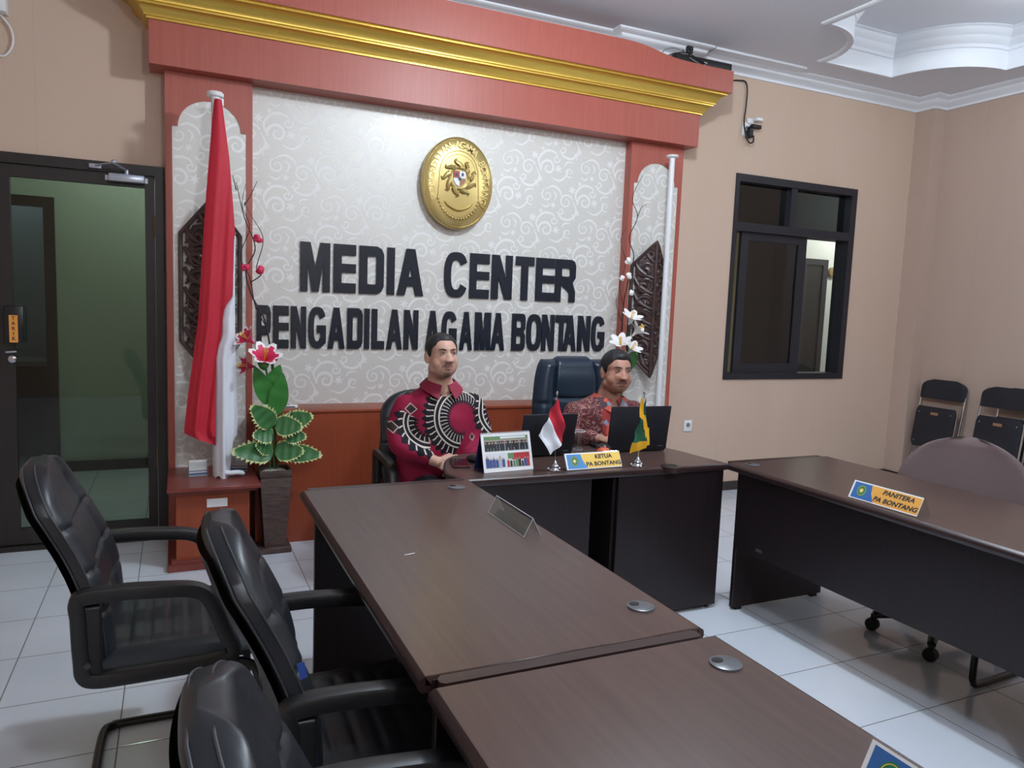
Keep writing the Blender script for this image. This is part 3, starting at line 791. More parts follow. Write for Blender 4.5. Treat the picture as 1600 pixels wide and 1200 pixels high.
# ================================================================== wall sign letters
m_letter = mat('black_acrylic_letter', rgb(22, 31, 44), .25)
def G(ch, W):
    """outline(s) of a block capital, height 1, width W (stroke s). returns [outer, hole...]"""
    s = .27*W if ch not in 'I' else W; s = min(max(.30*W, .09), .15) if ch != 'I' else W
    h = .17
    def rr(x0, x1, z0, z1, c, n=5, rev=False):
        p = []
        for cx, cz, a in ((x1-c, z1-c, 0), (x0+c, z1-c, 90), (x0+c, z0+c, 180), (x1-c, z0+c, 270)):
            p += [(cx+c*math.cos(math.radians(a+90*k/n)), cz+c*math.sin(math.radians(a+90*k/n))) for k in range(n+1)]
        return p[::-1] if rev else p
    def ell(x0, x1, z0, z1, n=28):
        cx, cz, a, q = (x0+x1)/2, (z0+z1)/2, (x1-x0)/2, (z1-z0)/2; e = .72
        return [(cx+a*math.copysign(abs(math.cos(t))**e, math.cos(t)), cz+q*math.copysign(abs(math.sin(t))**e, math.sin(t))) for t in [2*PI*k/n for k in range(n)]]
    if ch == 'I': return [[(0, 0), (W, 0), (W, 1), (0, 1)]]
    if ch == 'E': return [[(0, 0), (W, 0), (W, .20), (s*1.15, .20), (s*1.15, .42), (W, .42), (W, .60), (s*1.15, .60), (s*1.15, .78), (W, .78), (W, 1), (0, 1)]]
    if ch == 'L': return [[(0, 0), (W, 0), (W, .20), (s*1.4, .20), (s*1.4, 1), (0, 1)]]
    if ch == 'T': return [[(W/2-s*.6, 0), (W/2+s*.6, 0), (W/2+s*.6, .80), (W, .80), (W, 1), (0, 1), (0, .80), (W/2-s*.6, .80)]]
    if ch == 'N': return [[(0, 0), (s*1.1, 0), (s*1.1, .50), (W-s*1.15, 0), (W, 0), (W, 1), (W-s*1.1, 1), (W-s*1.1, .50), (s*1.2, 1), (0, 1)]]
    if ch == 'M': return [[(0, 0), (s*.95, 0), (s*.95, .60), (W/2-s*.45, 0), (W/2+s*.45, 0), (W-s*.95, .60), (W-s*.95, 0), (W, 0), (W, 1), (W-s*1.3, 1), (W/2, .50), (s*1.3, 1), (0, 1)]]
    if ch == 'A': return [[(0, 0), (W*.29, 0), (W*.37, .20), (W*.63, .20), (W*.71, 0), (W, 0), (W*.66, 1), (W*.34, 1)], [(W*.43, .40), (W*.57, .40), (W*.50, .60)]]
    if ch == 'D': return [[(0, 0), (W*.72, 0), (W*.9, .05), (W, .16), (W, .84), (W*.9, .95), (W*.72, 1), (0, 1)], rr(s*1.1, W-s*1.05, .20, .79, .03)]
    if ch == 'O': return [ell(0, W, 0, 1), ell(s, W-s, .17, .83)]
    if ch == 'P': return [[(0, 0), (s*1.1, 0), (s*1.1, .30), (W*.8, .30), (W*.94, .36), (W, .46), (W, .84), (W*.93, .95), (W*.78, 1), (0, 1)], rr(s*1.1, W-s*.9, .52, .80, .03)]
    if ch == 'R': return [[(0, 0), (s*1.05, 0), (s*1.05, .40), (s*1.3, .38), (W-s*1.05, .22), (W-s*1.05, 0), (W, 0), (W, .24), (W*.86, .46), (W, .58), (W, .86), (W*.93, .96), (W*.78, 1), (0, 1)], rr(s*1.1, W-s, .60, .80, .04)]
    if ch == 'B': return [[(0, 0), (W*.8, 0), (W*.95, .05), (W, .14), (W, .40), (W*.88, .51), (W, .61), (W, .88), (W*.93, .97), (W*.8, 1), (0, 1)], rr(s*1.1, W-s, .18, .40, .03), rr(s*1.1, W-s, .62, .82, .03)]
    if ch in 'CG':
        n = 30; out = []; inn = []; a, q = W/2, .5; ai, qi = W/2-s, .33; e = .75
        def pt(t, a, q): return (W/2+a*math.copysign(abs(math.cos(t))**e, math.cos(t)), .5+q*math.copysign(abs(math.sin(t))**e, math.sin(t)))
        t0 = math.radians(28); t1 = math.radians(332 if ch == 'C' else 300)
        out = [pt(t0+(t1-t0)*k/n, a, q) for k in range(n+1)]; inn = [pt(t0+.12+(t1-t0-.2)*k/n, ai, qi) for k in range(n+1)][::-1]
        if ch == 'C': return [out+inn]
        return [out+[(W, .14), (W, .56), (W*.5, .56), (W*.5, .38), (W-s, .38), (W-s, .27)]+inn[1:]]
def letter(ch, x0, x1, z0, z1, y, label, group, name='letter', depth=.014):
    cu = bpy.data.curves.new(name, 'CURVE'); cu.dimensions = '2D'; cu.fill_mode = 'BOTH'; cu.extrude = depth/2; cu.bevel_depth = .0008; cu.bevel_resolution = 0
    H = z1-z0
    for poly in G(ch, (x1-x0)/H):
        sp = cu.splines.new('POLY'); sp.points.add(len(poly)-1); sp.use_cyclic_u = True
        for p, (u, v) in zip(sp.points, poly): p.co = ((u-(x1-x0)/H/2)*H, v*H, 0, 1)
    tmp = bpy.data.objects.new('tmp', cu); COL.objects.link(tmp)
    dg = bpy.context.evaluated_depsgraph_get(); me = bpy.data.meshes.new_from_object(tmp.evaluated_get(dg)); bpy.data.objects.remove(tmp)
    me.transform(Matrix.Rotation(PI/2, 4, 'X')); me.materials.clear(); me.materials.append(m_letter)
    o = bpy.data.objects.new(name, me); COL.objects.link(o); o.location = ((x0+x1)/2, y-depth/2-.0005, z0)
    return meta(o, label, 'letter', group)
R1 = [('M', -1.926, -1.74), ('E', -1.721, -1.577), ('D', -1.558, -1.395), ('I', -1.376, -1.323), ('A', -1.31, -1.126), ('C', -0.984, -0.812), ('E', -0.801, -0.653), ('N', -0.639, -0.479), ('T', -0.458, -0.31), ('E', -0.298, -0.145), ('R', -0.142, 0.028)]
R2 = [('P', -2.183, -2.097), ('E', -2.086, -1.99), ('N', -1.98, -1.884), ('G', -1.874, -1.762), ('A', -1.754, -1.642), ('D', -1.63, -1.528), ('I', -1.52, -1.483), ('L', -1.471, -1.384), ('A', -1.373, -1.264), ('N', -1.255, -1.154), ('A', -1.107, -1.004), ('G', -0.992, -0.88), ('A', -0.863, -0.765), ('M', -0.751, -0.628), ('A', -0.628, -0.522), ('B', -0.47, -0.362), ('O', -0.355, -0.233), ('N', -0.233, -0.128), ('T', -0.123, -0.022), ('A', -0.055, 0.055), ('N', 0.064, 0.173), ('G', 0.18, 0.297)]
def words(row, ws):
    i = 0; out = []
    for w_ in ws:
        for k in range(len(w_)): out.append((w_, k)); i += 1
    return out
ORD = ['first', 'second', 'third', 'fourth', 'fifth', 'sixth', 'seventh', 'eighth', 'ninth', 'tenth']
for row, ws, z0, z1, grp in ((R1, ['MEDIA', 'CENTER'], 1.520, 1.824, 'large black letters of the upper sign line'), (R2, ['PENGADILAN', 'AGAMA', 'BONTANG'], 1.163, 1.424, 'black letters of the lower sign line')):
    for (ch, a, c), (w_, k) in zip(row, words(row, ws)):
        letter(ch, a+.002, c-.003, z0, z1, 2.22, 'black block letter %s, the %s letter of the wall word %s' % (ch, ORD[k], w_), grp)

# ================================================================== gold oval emblem
t = thing('emblem_plaque', 'gold oval relief emblem plaque above the black lettering', 'emblem', (-.925, 2.20, 2.27))
EX, EZ, RX, RZ = -.925, 2.268, .245, .297
m_emb = mat('antique_gold', rgb(200, 178, 116), .27, metal=.7)
b = MB(); b.lathe([(.985, 2.219), (1.0, 2.215), (1.0, 2.150), (.985, 2.142), (.965, 2.140), (.955, 2.1425), (.945, 2.140), (.70, 2.136), (.35, 2.133), (.01, 2.132)], (EX, 0, EZ), 64, sx=RX, sy=RZ, axis='y')
b.wpart('disc', m_emb, t)
def em(u, v): return (EX+u*RX, 2.134, EZ+v*RZ)
b = MB()
arch = bez([em(-.78, -.52), em(-.60, -.38), em(-.56, .0), em(-.52, .35), em(-.34, .60), em(0, .70), em(.34, .60), em(.52, .35), em(.56, .0), em(.60, -.38), em(.78, -.52)], 8)
b.tube(arch, .004, 6); b.tube([Vector(p)+Vector((0, .001, 0)) for p in bez([em(-.5, .0), em(-.46, .32), em(-.3, .53), em(0, .62), em(.3, .53), em(.46, .32), em(.5, .0)], 8)], .0025, 6)
b.wpart('arch_moulding', m_emb, t)
# sunburst ring, shield
b = MB(); cx, cz = EX, EZ+.03
b.lathe([(.073, 2.137), (.075, 2.122), (.068, 2.119), (.060, 2.122), (.060, 2.131), (.001, 2.131)], (cx, 0, cz), 36, axis='y')
for k in range(9):
    a = k*2*PI/9+.2; q = bez([(cx+math.cos(a-.2)*.072, 2.130, cz+math.sin(a-.2)*.072), (cx+math.cos(a)*.090, 2.126, cz+math.sin(a)*.090), (cx+math.cos(a+.25)*.112, 2.128, cz+math.sin(a+.25)*.112), (cx+math.cos(a+.12)*.128, 2.132, cz+math.sin(a+.12)*.128)], 5)
    b.tube(q, [.020*(1-i/(len(q)-1))**.8+.001 for i in range(len(q))], 8, flat=1)
b.wpart('sunburst', m_emb, t)
cols = [mat('shield_white', rgb(225, 228, 235), .4), mat('shield_red', rgb(150, 60, 50), .4), mat('shield_blue', rgb(52, 66, 92), .4), mat('shield_brown', rgb(150, 110, 70), .4)]
b = MB()
sh = [(-.042, .045), (0, .045), (0, 0), (-.042, 0)]; b.mi = 1; b.prism([(cx+u, cz+v) for u, v in sh], 'y', 2.131, 2.124)
b.mi = 0; b.prism([(cx+u, cz+v) for u, v in [(0, .045), (.042, .045), (.042, 0), (0, 0)]], 'y', 2.131, 2.124)
b.prism([(cx+u, cz+v) for u, v in [(-.042, 0), (0, 0), (0, -.055), (-.026, -.04), (-.04, -.018)]], 'y', 2.131, 2.124)
b.mi = 3; b.prism([(cx+u, cz+v) for u, v in [(0, 0), (.042, 0), (.04, -.018), (.026, -.04), (0, -.055)]], 'y', 2.131, 2.124)
b.mi = 2; b.ball((cx, 2.124, cz-.003), (.012, .003, .013), 10, 6); b.ball((cx+.02, 2.124, cz+.025), (.009, .003, .012), 10, 6); b.ball((cx-.022, 2.124, cz+.022), (.008, .003, .008), 10, 6)
b.wpart('shield', cols, t)
b = MB()
for k in range(19):
    a = math.radians(205+130*k/18); b.ball((EX+math.cos(a)*RX*.64, 2.131, EZ-.02+math.sin(a)*RZ*.72), (.0085, .006, .0085), 8, 6)
b.wpart('bead_garland', m_emb, t)
b = MB(); q = bez([em(-.40, -.42), em(-.28, -.52), em(0, -.60), em(.28, -.52), em(.40, -.42)], 7); b.tube(q, [.006+.010*math.sin(PI*i/(len(q)-1)) for i in range(len(q))], 8, flat=.4); b.wpart('ribbon', m_emb, t)
# raised inscription following the oval
def flat_text(body, size, mtl, extrude=.0, bold=.0):
    cu = bpy.data.curves.new('inscription', 'FONT'); cu.body = body; cu.size = size; cu.align_x = 'CENTER'; cu.align_y = 'CENTER'; cu.extrude = extrude; cu.offset = bold; cu.resolution_u = 3
    tmp = bpy.data.objects.new('tmp', cu); COL.objects.link(tmp); dg = bpy.context.evaluated_depsgraph_get()
    me = bpy.data.meshes.new_from_object(tmp.evaluated_get(dg)); bpy.data.objects.remove(tmp); me.materials.clear(); me.materials.append(mtl); return me
def join_meshes(name, items, mats, parent, origin):
    bm = bmesh.new()
    for me, M_ in items:
        b2 = bmesh.new(); b2.from_mesh(me); b2.transform(M_); tmp = bpy.data.meshes.new('t'); b2.to_mesh(tmp); b2.free(); bm.from_mesh(tmp); bpy.data.meshes.remove(tmp)
    bmesh.ops.translate(bm, vec=-Vector(origin), verts=bm.verts[:])
    me = bpy.data.meshes.new(name); bm.to_mesh(me); bm.free()
    for m_ in mats: me.materials.append(m_)
    o = bpy.data.objects.new(name, me); COL.objects.link(o); o.parent = parent; return o
items = []; txt = 'PENGADILAN AGAMA BONTANG'
for k, ch in enumerate(txt):
    if ch == ' ': continue
    a = math.radians(205-230*k/(len(txt)-1)); px, pz = EX+math.cos(a)*RX*.77, EZ+math.sin(a)*RZ*.82
    ang = math.atan2(math.sin(a)/RZ, math.cos(a)/RX)-PI/2
    items.append((flat_text(ch, .058, m_emb, .004, .0012), Matrix.Translation((px, 2.134, pz))@Matrix.Rotation(-ang, 4, 'Y')@Matrix.Rotation(PI/2, 4, 'X')))
join_meshes('inscription', items, [m_emb], t, t.location)

# ================================================================== carved wooden shields in the niches
m_carve = mat('dark_carved_wood', rgb(58, 40, 40), .35); nt_, b_ = nodes(m_carve)
nt_.links.new(ramp(nt_, noise_tex(nt_, coords(nt_), 14, 3), [(.3, rgb(48, 33, 34)), (.7, rgb(72, 50, 49))]), b_.inputs['Base Color'])
def carved(label, cx, z0, z1, zl0, zl1, hw, y, ridge=.10):
    """pointed hexagonal shield folded along an upright ridge that stands off the wall"""
    zc = (z0+z1)/2; t = thing('carved_shield', label, 'wood carving', (cx, y, zc), 0, 'carved wooden wall shields')
    def F(x, z, d=0): return (x, -ridge*(1-min(1, abs(x)/hw))-d, z)
    def lim(z):
        if z > zl1-zc: return hw*max(0, 1-(z-(zl1-zc))/(z1-zl1))
        if z < zl0-zc: return hw*max(0, 1-((zl0-zc)-z)/(zl0-z0))
        return hw
    out = [(0, z1-zc), (hw, zl1-zc), (hw, zl0-zc), (0, z0-zc), (-hw, zl0-zc), (-hw, zl1-zc)]
    b = MB(); q = []
    for k in range(6):
        a, c = out[k], out[(k+1) % 6]
        for i in range(8): q.append(F(a[0]+(c[0]-a[0])*i/8, a[1]+(c[1]-a[1])*i/8, .010))
    b.band(q, .020, .026, closed=True, side=(0, 1, 0)); b.build('border', m_carve, t)
    b = MB()
    def tb(pts, w_):
        qq = bez([(x, z, 0) for x, z in pts], 5); n = len(qq); P3 = []
        for v in qq:
            L = max(0, lim(v.y)-.012); P3.append(F(max(-L, min(L, v.x)), v.y, .010))
        b.tube(P3, [w_*(.35+.65*math.sin(PI*(.08+.84*i/(n-1)))) for i in range(n)], 7)
    def sp(cx_, cz_, r, a0, hand, w_):
        tb([(cx_+(r*(1-i/13)**1.05+.006)*math.cos(a0+hand*i/13*2.5*PI), cz_+(r*(1-i/13)**1.05+.006)*math.sin(a0+hand*i/13*2.5*PI)) for i in range(14)], w_)
    for s in (-1, 1):
        for k in range(8):
            zz = (z0-zc)*.80+(z1-z0)*.80*k/7; L = lim(zz)*.9
            sp(s*L*.50, zz, max(.012, L*.36), .4+k*1.3, s*(1 if k % 2 else -1), .017)
            tb([(0, zz-.055), (s*L*.35, zz-.035), (s*L*.75, zz+.01), (s*L*.97, zz+.065)], .017)
            tb([(s*L*.1, zz+.03), (s*L*.45, zz+.055), (s*L*.9, zz-.01)], .012)
            tb([(s*L*.95, zz-.03), (s*L*.7, zz+.0), (s*L*.85, zz+.03)], .011)
    b.tube([F(0, z0-zc+.01, .008), F(0, z1-zc-.01, .008)], .015, 8)
    b.build('scroll_relief', m_carve, t)
    b = MB()
    for k in range(-5, 6):
        zz = k*(z1-z0)*.082; L = lim(zz)*.80
        for s in (-1, 1):
            p = [(0, zz-.045), (s*L, zz-.03), (s*L*.85, zz+.028), (0, zz+.042)]
            A = [F(x, z, .002) for x, z in p]; B = [F(x, z, .010) for x, z in p]
            b.loft([A, B], smooth=False)
    b.build('ground', m_carve, t)
    return t
carved('dark pierced wood carving in the left niche, half hidden by the flag', -2.443, 1.005, 2.01, 1.205, 1.82, .160, 2.142)
carved('dark pierced wood carving in the right niche, beside the bare white pole', .598, .99, 1.985, 1.185, 1.81, .142, 2.142)

# ================================================================== flagpoles
m_pole = mat('white_painted_pole', rgb(228, 230, 233), .35)
def flag_mat(name, red, white, zsplit=None):
    return mat(name, red, .7)
m_flagred = fabricish('red_flag_cloth', rgb(186, 28, 50), .65, 400, .12); m_flagwhite = fabricish('white_flag_cloth', rgb(226, 231, 240), .65, 400, .12)
t = thing('flagpole', 'white pole standing on the maroon box, draped with the red and white flag', 'flagpole', (-2.428, 1.87, .456), 0, 'tall white flagpoles')
b = MB(); b.lathe([(.021, .456), (.021, 2.52), (.026, 2.525), (.026, 2.532), (.040, 2.535), (.044, 2.542), (.044, 2.552), (.036, 2.560), (.005, 2.566)], (-2.428, 1.87, 0), 24); b.wpart('pole', m_pole, t)
b = MB(); b.box(-2.412, -2.385, 1.865, 1.875, 2.49, 2.53, .003); b.wpart('hook', m_pole, t)
# draped flag: lofted pleated cloth
def lerp_tab(tab, z):
    for (z1, v1), (z0, v0) in zip(tab, tab[1:]):
        if z <= z1 and z >= z0:
            k = (z-z0)/(z1-z0); return v0+(v1-v0)*k
    return tab[0][1] if z > tab[0][0] else tab[-1][1]
LE = [(2.505, -2.437), (2.40, -2.447), (2.03, -2.477), (1.70, -2.499), (1.335, -2.522), (1.10, -2.552), (.93, -2.575), (.72, -2.598), (.66, -2.560), (.55, -2.45), (.43, -2.45)]
SP = [(2.505, -2.400), (2.21, -2.362), (1.81, -2.333), (1.79, -2.340), (1.47, -2.349), (1.41, -2.388), (1.34, -2.400), (1.25, -2.402), (1.20, -2.420), (1.125, -2.432), (.64, -2.437), (.43, -2.437)]
RE = [(2.505, -2.400), (2.21, -2.360), (1.81, -2.330), (1.59, -2.335), (1.27, -2.334), (1.0, -2.328), (.80, -2.322), (.70, -2.326), (.66, -2.345), (.60, -2.352), (.50, -2.362), (.43, -2.380)]
def pleat(z, s, ph):
    k = (2.5-z)/2.0; return .016*k*math.sin(s*2.6+ph+z*.8)+.004*k*math.sin(s*6.5+ph*2+z)
def flag_piece(name, xl, xr, z0f, z1, mtl, ph, yo, parent, nu=26, nv=70):
    b = MB()
    def f(u, v, back):
        z = z1+(z0f(u)-z1)*v; a, c = xl(z), xr(z); x = a+(c-a)*u; wd = max(c-a, .02)
        y = 1.815+yo-.012+pleat(z, u*wd*26, ph)*min(1, wd/.1)+(.012 if back else 0)+.03*math.sin(PI*u)*-.5
        return (x, y, z)
    A = b.grid(lambda u, v: f(u, v, False), nu, nv); B = b.grid(lambda u, v: f(u, v, True), nu, nv)
    fs = []
    for L1, L2 in ((A[0], B[0]), (A[-1], B[-1]), ([r[0] for r in A], [r[0] for r in B]), ([r[-1] for r in A], [r[-1] for r in B])):
        for i in range(len(L1)-1): fs.append(b.bm.faces.new((L1[i], L1[i+1], L2[i+1], L2[i])))
    b._fin(fs); return b.wpart(name, mtl, parent)
fl = flag_piece('flag', lambda z: lerp_tab(LE, z), lambda z: lerp_tab(SP, z), lambda u: .716-.075*u**.9, 2.505, m_flagred, 0.4, -.012, t)
fl['label'] = 'red and white flag hanging in folds'
wz = flag_piece('white_half', lambda z: lerp_tab(SP, z)-.004, lambda z: lerp_tab(RE, z)+.001, lambda u: .45+.02*math.sin(u*6), 1.80, m_flagwhite, 1.3, .0, fl if False else t)
wz['label'] = 'white half of the flag'
b = MB(); q = bez([(-2.40, 1.80, .49), (-2.36, 1.79, .485), (-2.32, 1.785, .488), (-2.285, 1.785, .478)], 6); b.tube(q, [.024, .024, .024, .023, .022, .021, .021, .021, .021, .020, .020, .020, .020, .020, .019, .019, .017, .013, .006][:len(q)], 12, flat=.7)
b.wpart('flag_tail', m_flagwhite, t)
t = thing('flagpole', 'bare white pole in front of the right niche, without a flag', 'flagpole', (.665, 2.0, 0), 0, 'tall white flagpoles')
b = MB(); b.lathe([(.020, .06), (.020, 2.585), (.030, 2.59), (.046, 2.596), (.046, 2.604), (.04, 2.609), (.005, 2.612)], (.665, 2.0, 0), 24); b.wpart('pole', m_pole, t)
b = MB(); b.lathe([(.12, 0), (.12, .03), (.05, .05), (.03, .06)], (.665, 2.0, 0), 28); b.wpart('base', m_pole, t)

# maroon box pedestal
t = thing('pedestal_box', 'maroon wooden box pedestal with a white sticker under the red and white flag', 'pedestal', (-2.45, 1.86, 0))
b = MB(); b.box(-2.64, -2.27, 1.66, 2.10, .05, .425); b.wpart('body', m_redbase, t)
b = MB(); b.box(-2.683, -2.216, 1.60, 2.139, .435, .456, .003, 1); b.box(-2.665, -2.235, 1.62, 2.12, .420, .436); b.wpart('top', m_maroon, t)
b = MB(); b.box(-2.683, -2.225, 1.62, 2.139, 0, .035, .003, 1); b.box(-2.665, -2.245, 1.64, 2.12, .035, .055); b.wpart('plinth', m_maroon, t)
b = MB(); b.box(-2.488, -2.384, 1.658, 1.66, .332, .378); b.wpart('sticker', m_paperw, t)
# acrylic leaflet holders on the pedestal
m_blueprint = mat('blue_print', rgb(70, 110, 160), .5)
def leaflet(label, x0, x1, y, rz):
    t = thing('leaflet_holder', label, 'leaflet holder', ((x0+x1)/2, y, .457), rz, 'clear leaflet holders on the maroon box'); w_ = (x1-x0)/2
    b = MB(); b.box(-w_, w_, -.0015, .0015, 0, .085); b.box(-w_, w_, .02, .023, 0, .105); b.box(-w_, w_, 0, .022, 0, .003); b.build('holder', m_clear, t)
    b = MB(); b.box(-w_*.93, w_*.93, .006, .012, .004, .095); b.mi = 1; b.box(-w_*.93, w_*.93, .0052, .006, .008, .022); b.box(-w_*.93, w_*.93, .0052, .006, .03, .035); b.build('leaflets', [m_paperw, m_blueprint], t)
leaflet('clear leaflet holder left of the flag cloth on the maroon box', -2.575, -2.475, 1.86, .1); leaflet('clear leaflet holder right of the flag cloth on the maroon box', -2.35, -2.255, 1.93, -.2)

# ================================================================== tall vase with artificial plants
m_vase = mat('brown_woven_vase', rgb(70, 52, 48), .6); nt_, b_ = nodes(m_vase); n_ = noise_tex(nt_, coords(nt_, (20, 20, 60)), 1, 3)
nt_.links.new(ramp(nt_, n_, [(.3, rgb(56, 42, 40)), (.7, rgb(88, 67, 61))]), b_.inputs['Base Color']); bump(nt_, b_, n_, .5, .006)
m_gravel = fabricish('white_gravel', rgb(190, 186, 178), .9, 120, .8)
m_leaf = mat('green_leaf', rgb(52, 120, 48), .45); m_variegated = mat('cream_leaf_margin', rgb(196, 204, 140), .5); m_dleaf = mat('dark_green_leaf', rgb(56, 108, 58), .45)
m_stem = mat('dark_stem', rgb(40, 30, 32), .6); m_gstem = mat('green_stem', rgb(50, 110, 50), .5)
m_pink = mat('crimson_petal', rgb(205, 40, 85), .5); m_pale = mat('white_petal', rgb(240, 240, 240), .5); m_yel = mat('yellow_stamen', rgb(235, 190, 60), .5)
def leaf(b, base, d, up, L, W, mi_in, mi_edge=None, jag=0.0, droop=.2, seed=0, fold=.15, n=14):
    """a leaf blade from base along d"""
    rnd = random.Random(seed); d = Vector(d).normalized(); up = Vector(up); side = d.cross(up).normalized(); up = side.cross(d); base = Vector(base)
    rows = []
    for i in range(n+1):
        t = i/n; w = W*.5*(math.sin(PI*min(1, t**.62*.99+.01))**.75 if jag else math.sin(PI*min(1, t**.75*.98+.02))**.8)
        c = base+d*L*t-Vector((0, 0, 1))*droop*L*t*t
        jj = (1+jag*(.5 if i % 2 else -.4)+rnd.uniform(-.12, .10)*(jag > 0)) if 0 < i < n else 1; fwd = d*L*.055*(jag > 0)*(i % 2)
        row = []
        for k in (-1, -.85, -.4, 0, .4, .85, 1):
            ww = w*k*(jj if abs(k) == 1 else 1)
            row.append(b.bm.verts.new(c+side*ww+up*abs(k)*w*fold+up*.0018*math.sin(i*1.3+k)+(fwd if abs(k) == 1 and 0 < i < n-1 else Vector((0, 0, 0)))))
        rows.append(row)
    for i in range(n):
        for k in range(6):
            f = b.bm.faces.new((rows[i][k], rows[i][k+1], rows[i+1][k+1], rows[i+1][k])); f.smooth = True
            f.material_index = mi_edge if (mi_edge is not None and (k in (0, 5) or (i >= n-2))) else mi_in
def lily(b, c, d, L=.07, R=.05, mi_out=0, mi_in=1, mi_st=2, n=6):
    c = Vector(c); d = Vector(d).normalized(); a = d.orthogonal().normalized(); q = d.cross(a)
    for k in range(n):
        an = k*2*PI/n; rows = []
        for i in range(9):
            t = i/8; r = .006+R*(t**1.9); h = L*(t-.15*t**3); wa = (2*PI/n*.98)*(math.sin(PI*(.18+.8*t)))**.6
            rad = r
            row = []
            for j in (-1, -.5, 0, .5, 1):
                th = an+wa*j*(.9 if t < .5 else .9*(1-(t-.5)*.9)); row.append(b.bm.verts.new(c+d*h+(a*math.cos(th)+q*math.sin(th))*rad*(1+.06*abs(j))))
            rows.append(row)
        for i in range(8):
            for j in range(4):
                f = b.bm.faces.new((rows[i][j], rows[i][j+1], rows[i+1][j+1], rows[i+1][j])); f.smooth = True; f.material_index = mi_in if (i < 7 and j in (1, 2)) or i < 6 else mi_out
    b.mi = mi_st
    for k in range(4):
        an = k*PI/2; p = c+d*L*1.0+(a*math.cos(an)+q*math.sin(an))*.010; b.tube([c+d*.01, p], .0022, 5); b.ball(p, .0045, 6, 5)
def blossom(b, c, r, mi=0, seed=0):
    rnd = random.Random(seed); c = Vector(c)
    for k in range(9):
        v = Vector((rnd.uniform(-1, 1), rnd.uniform(-1, .2), rnd.uniform(-1, 1))).normalized()*r*.55
        b.ball(c+v, (r*.5, r*.3, r*.5), 8, 5, Matrix.Rotation(rnd.uniform(0, 3), 4, 'Y'))
def vase(t, x, y, z1=.49, w0=.058, w1=.088):
    b = MB(); cx, cy = x, y
    R_ = [(w0, .035), (w1*.97, z1-.05), (w1*.93, z1-.045), (w1, z1-.035), (w1*1.0, z1-.004), (w1*.98, z1), (w1*.86, z1), (w1*.8, z1-.03)]
    b.loft([[(cx-w, cy-w, z), (cx+w, cy-w, z), (cx+w, cy+w, z), (cx-w, cy+w, z)] for w, z in R_], smooth=False)
    b.box(cx-.095, cx+.09, cy-.08, cy+.08, 0, .035, .004, 1); b.wpart('vase', m_vase, t)
    b = MB(); b.ball((cx, cy, z1-.028), (w1*.85, w1*.85, .024), 20, 8); b.wpart('gravel', m_gravel, t)
t = thing('potted_artificial_plant', 'brown square vase with crimson lilies and white-edged leaves beside the maroon box', 'plant', (-2.118, 1.84, 0))
vase(t, -2.118, 1.84)
b = MB(); x0, y0 = -2.118, 1.84
b.tube(bez([(x0, y0, .46), (x0-.01, y0, .8), (x0-.05, y0, 1.08), (x0-.07, y0-.01, 1.2)], 8), .006, 7); b.tube(bez([(x0+.02, y0, .46), (x0+.03, y0, .8), (x0-.01, y0, 1.1)], 8), .004, 7); b.tube([(x0-.025, y0-.02, .46), (x0-.03, y0-.02, .82)], .003, 6)
b.wpart('green_stems', m_gstem, t)
b = MB()
br = [[(x0+.005, y0+.01, .46), (x0, y0+.02, .9), (x0-.04, y0+.04, 1.3), (x0-.12, y0+.06, 1.48), (x0-.15, y0+.07, 1.62), (x0-.10, y0+.08, 1.75), (x0-.16, y0+.08, 1.92), (x0-.20, y0+.08, 2.10)],
      [(x0-.04, y0+.04, 1.3), (x0-.10, y0+.06, 1.42), (x0-.13, y0+.06, 1.58), (x0-.18, y0+.07, 1.70), (x0-.13, y0+.08, 1.86), (x0-.17, y0+.08, 1.98), (x0-.15, y0+.08, 2.10)],
      [(x0-.13, y0+.06, 1.55), (x0-.07, y0+.06, 1.60), (x0-.095, y0+.05, 1.64), (x0-.06, y0+.05, 1.80), (x0-.12, y0+.06, 1.92), (x0-.16, y0+.07, 2.0)],
      [(x0-.16, y0+.07, 1.98), (x0-.13, y0+.07, 2.03), (x0-.09, y0+.07, 2.12)], [(x0-.20, y0+.08, 2.06), (x0-.22, y0+.08, 2.14)]]
for k, q in enumerate(br):
    qq = bez(q, 7); b.tube(qq, [.0065*(1-.72*i/(len(qq)-1)) if k == 0 else .0035*(1-.6*i/(len(qq)-1)) for i in range(len(qq))], 6)
b.wpart('branch', m_stem, t)
k = 0
for (dx, dz, ax, az, L, W) in ((-.01, .80, -.75, .85, .20, .13), (-.01, .75, -.7, .10, .13, .11), (.0, .80, .75, .05, .16, .13), (.06, .81, .9, .40, .17, .12), (.05, .74, 1, .05, .13, .10), (-.01, .64, -1, .22, .25, .13), (.0, .65, .8, .10, .17, .13), (.05, .64, 1, .02, .22, .12), (-.02, .66, -.5, .3, .12, .09)):
    b = MB(); leaf(b, (x0+dx, y0-.03, dz-.06), (ax, -.25, az), (0, -1, .35), L, W, 0, 1, .30, .08, seed=k, n=19); b.wpart('serrated_leaf', [m_dleaf, m_variegated], t); k += 1
for (dx, dz, ax, az, L, W) in ((-.03, .86, -.35, 1, .26, .10), (-.04, .92, .35, 1, .20, .10), (.0, .80, .15, 1, .27, .11), (-.06, 1.06, -.1, 1, .17, .07)):
    b = MB(); leaf(b, (x0+dx, y0-.02, dz), (ax, -.1, az), (0, -1, .1), L, W, 0, None, 0, .06, seed=k); b.wpart('smooth_leaf', m_leaf, t); k += 1
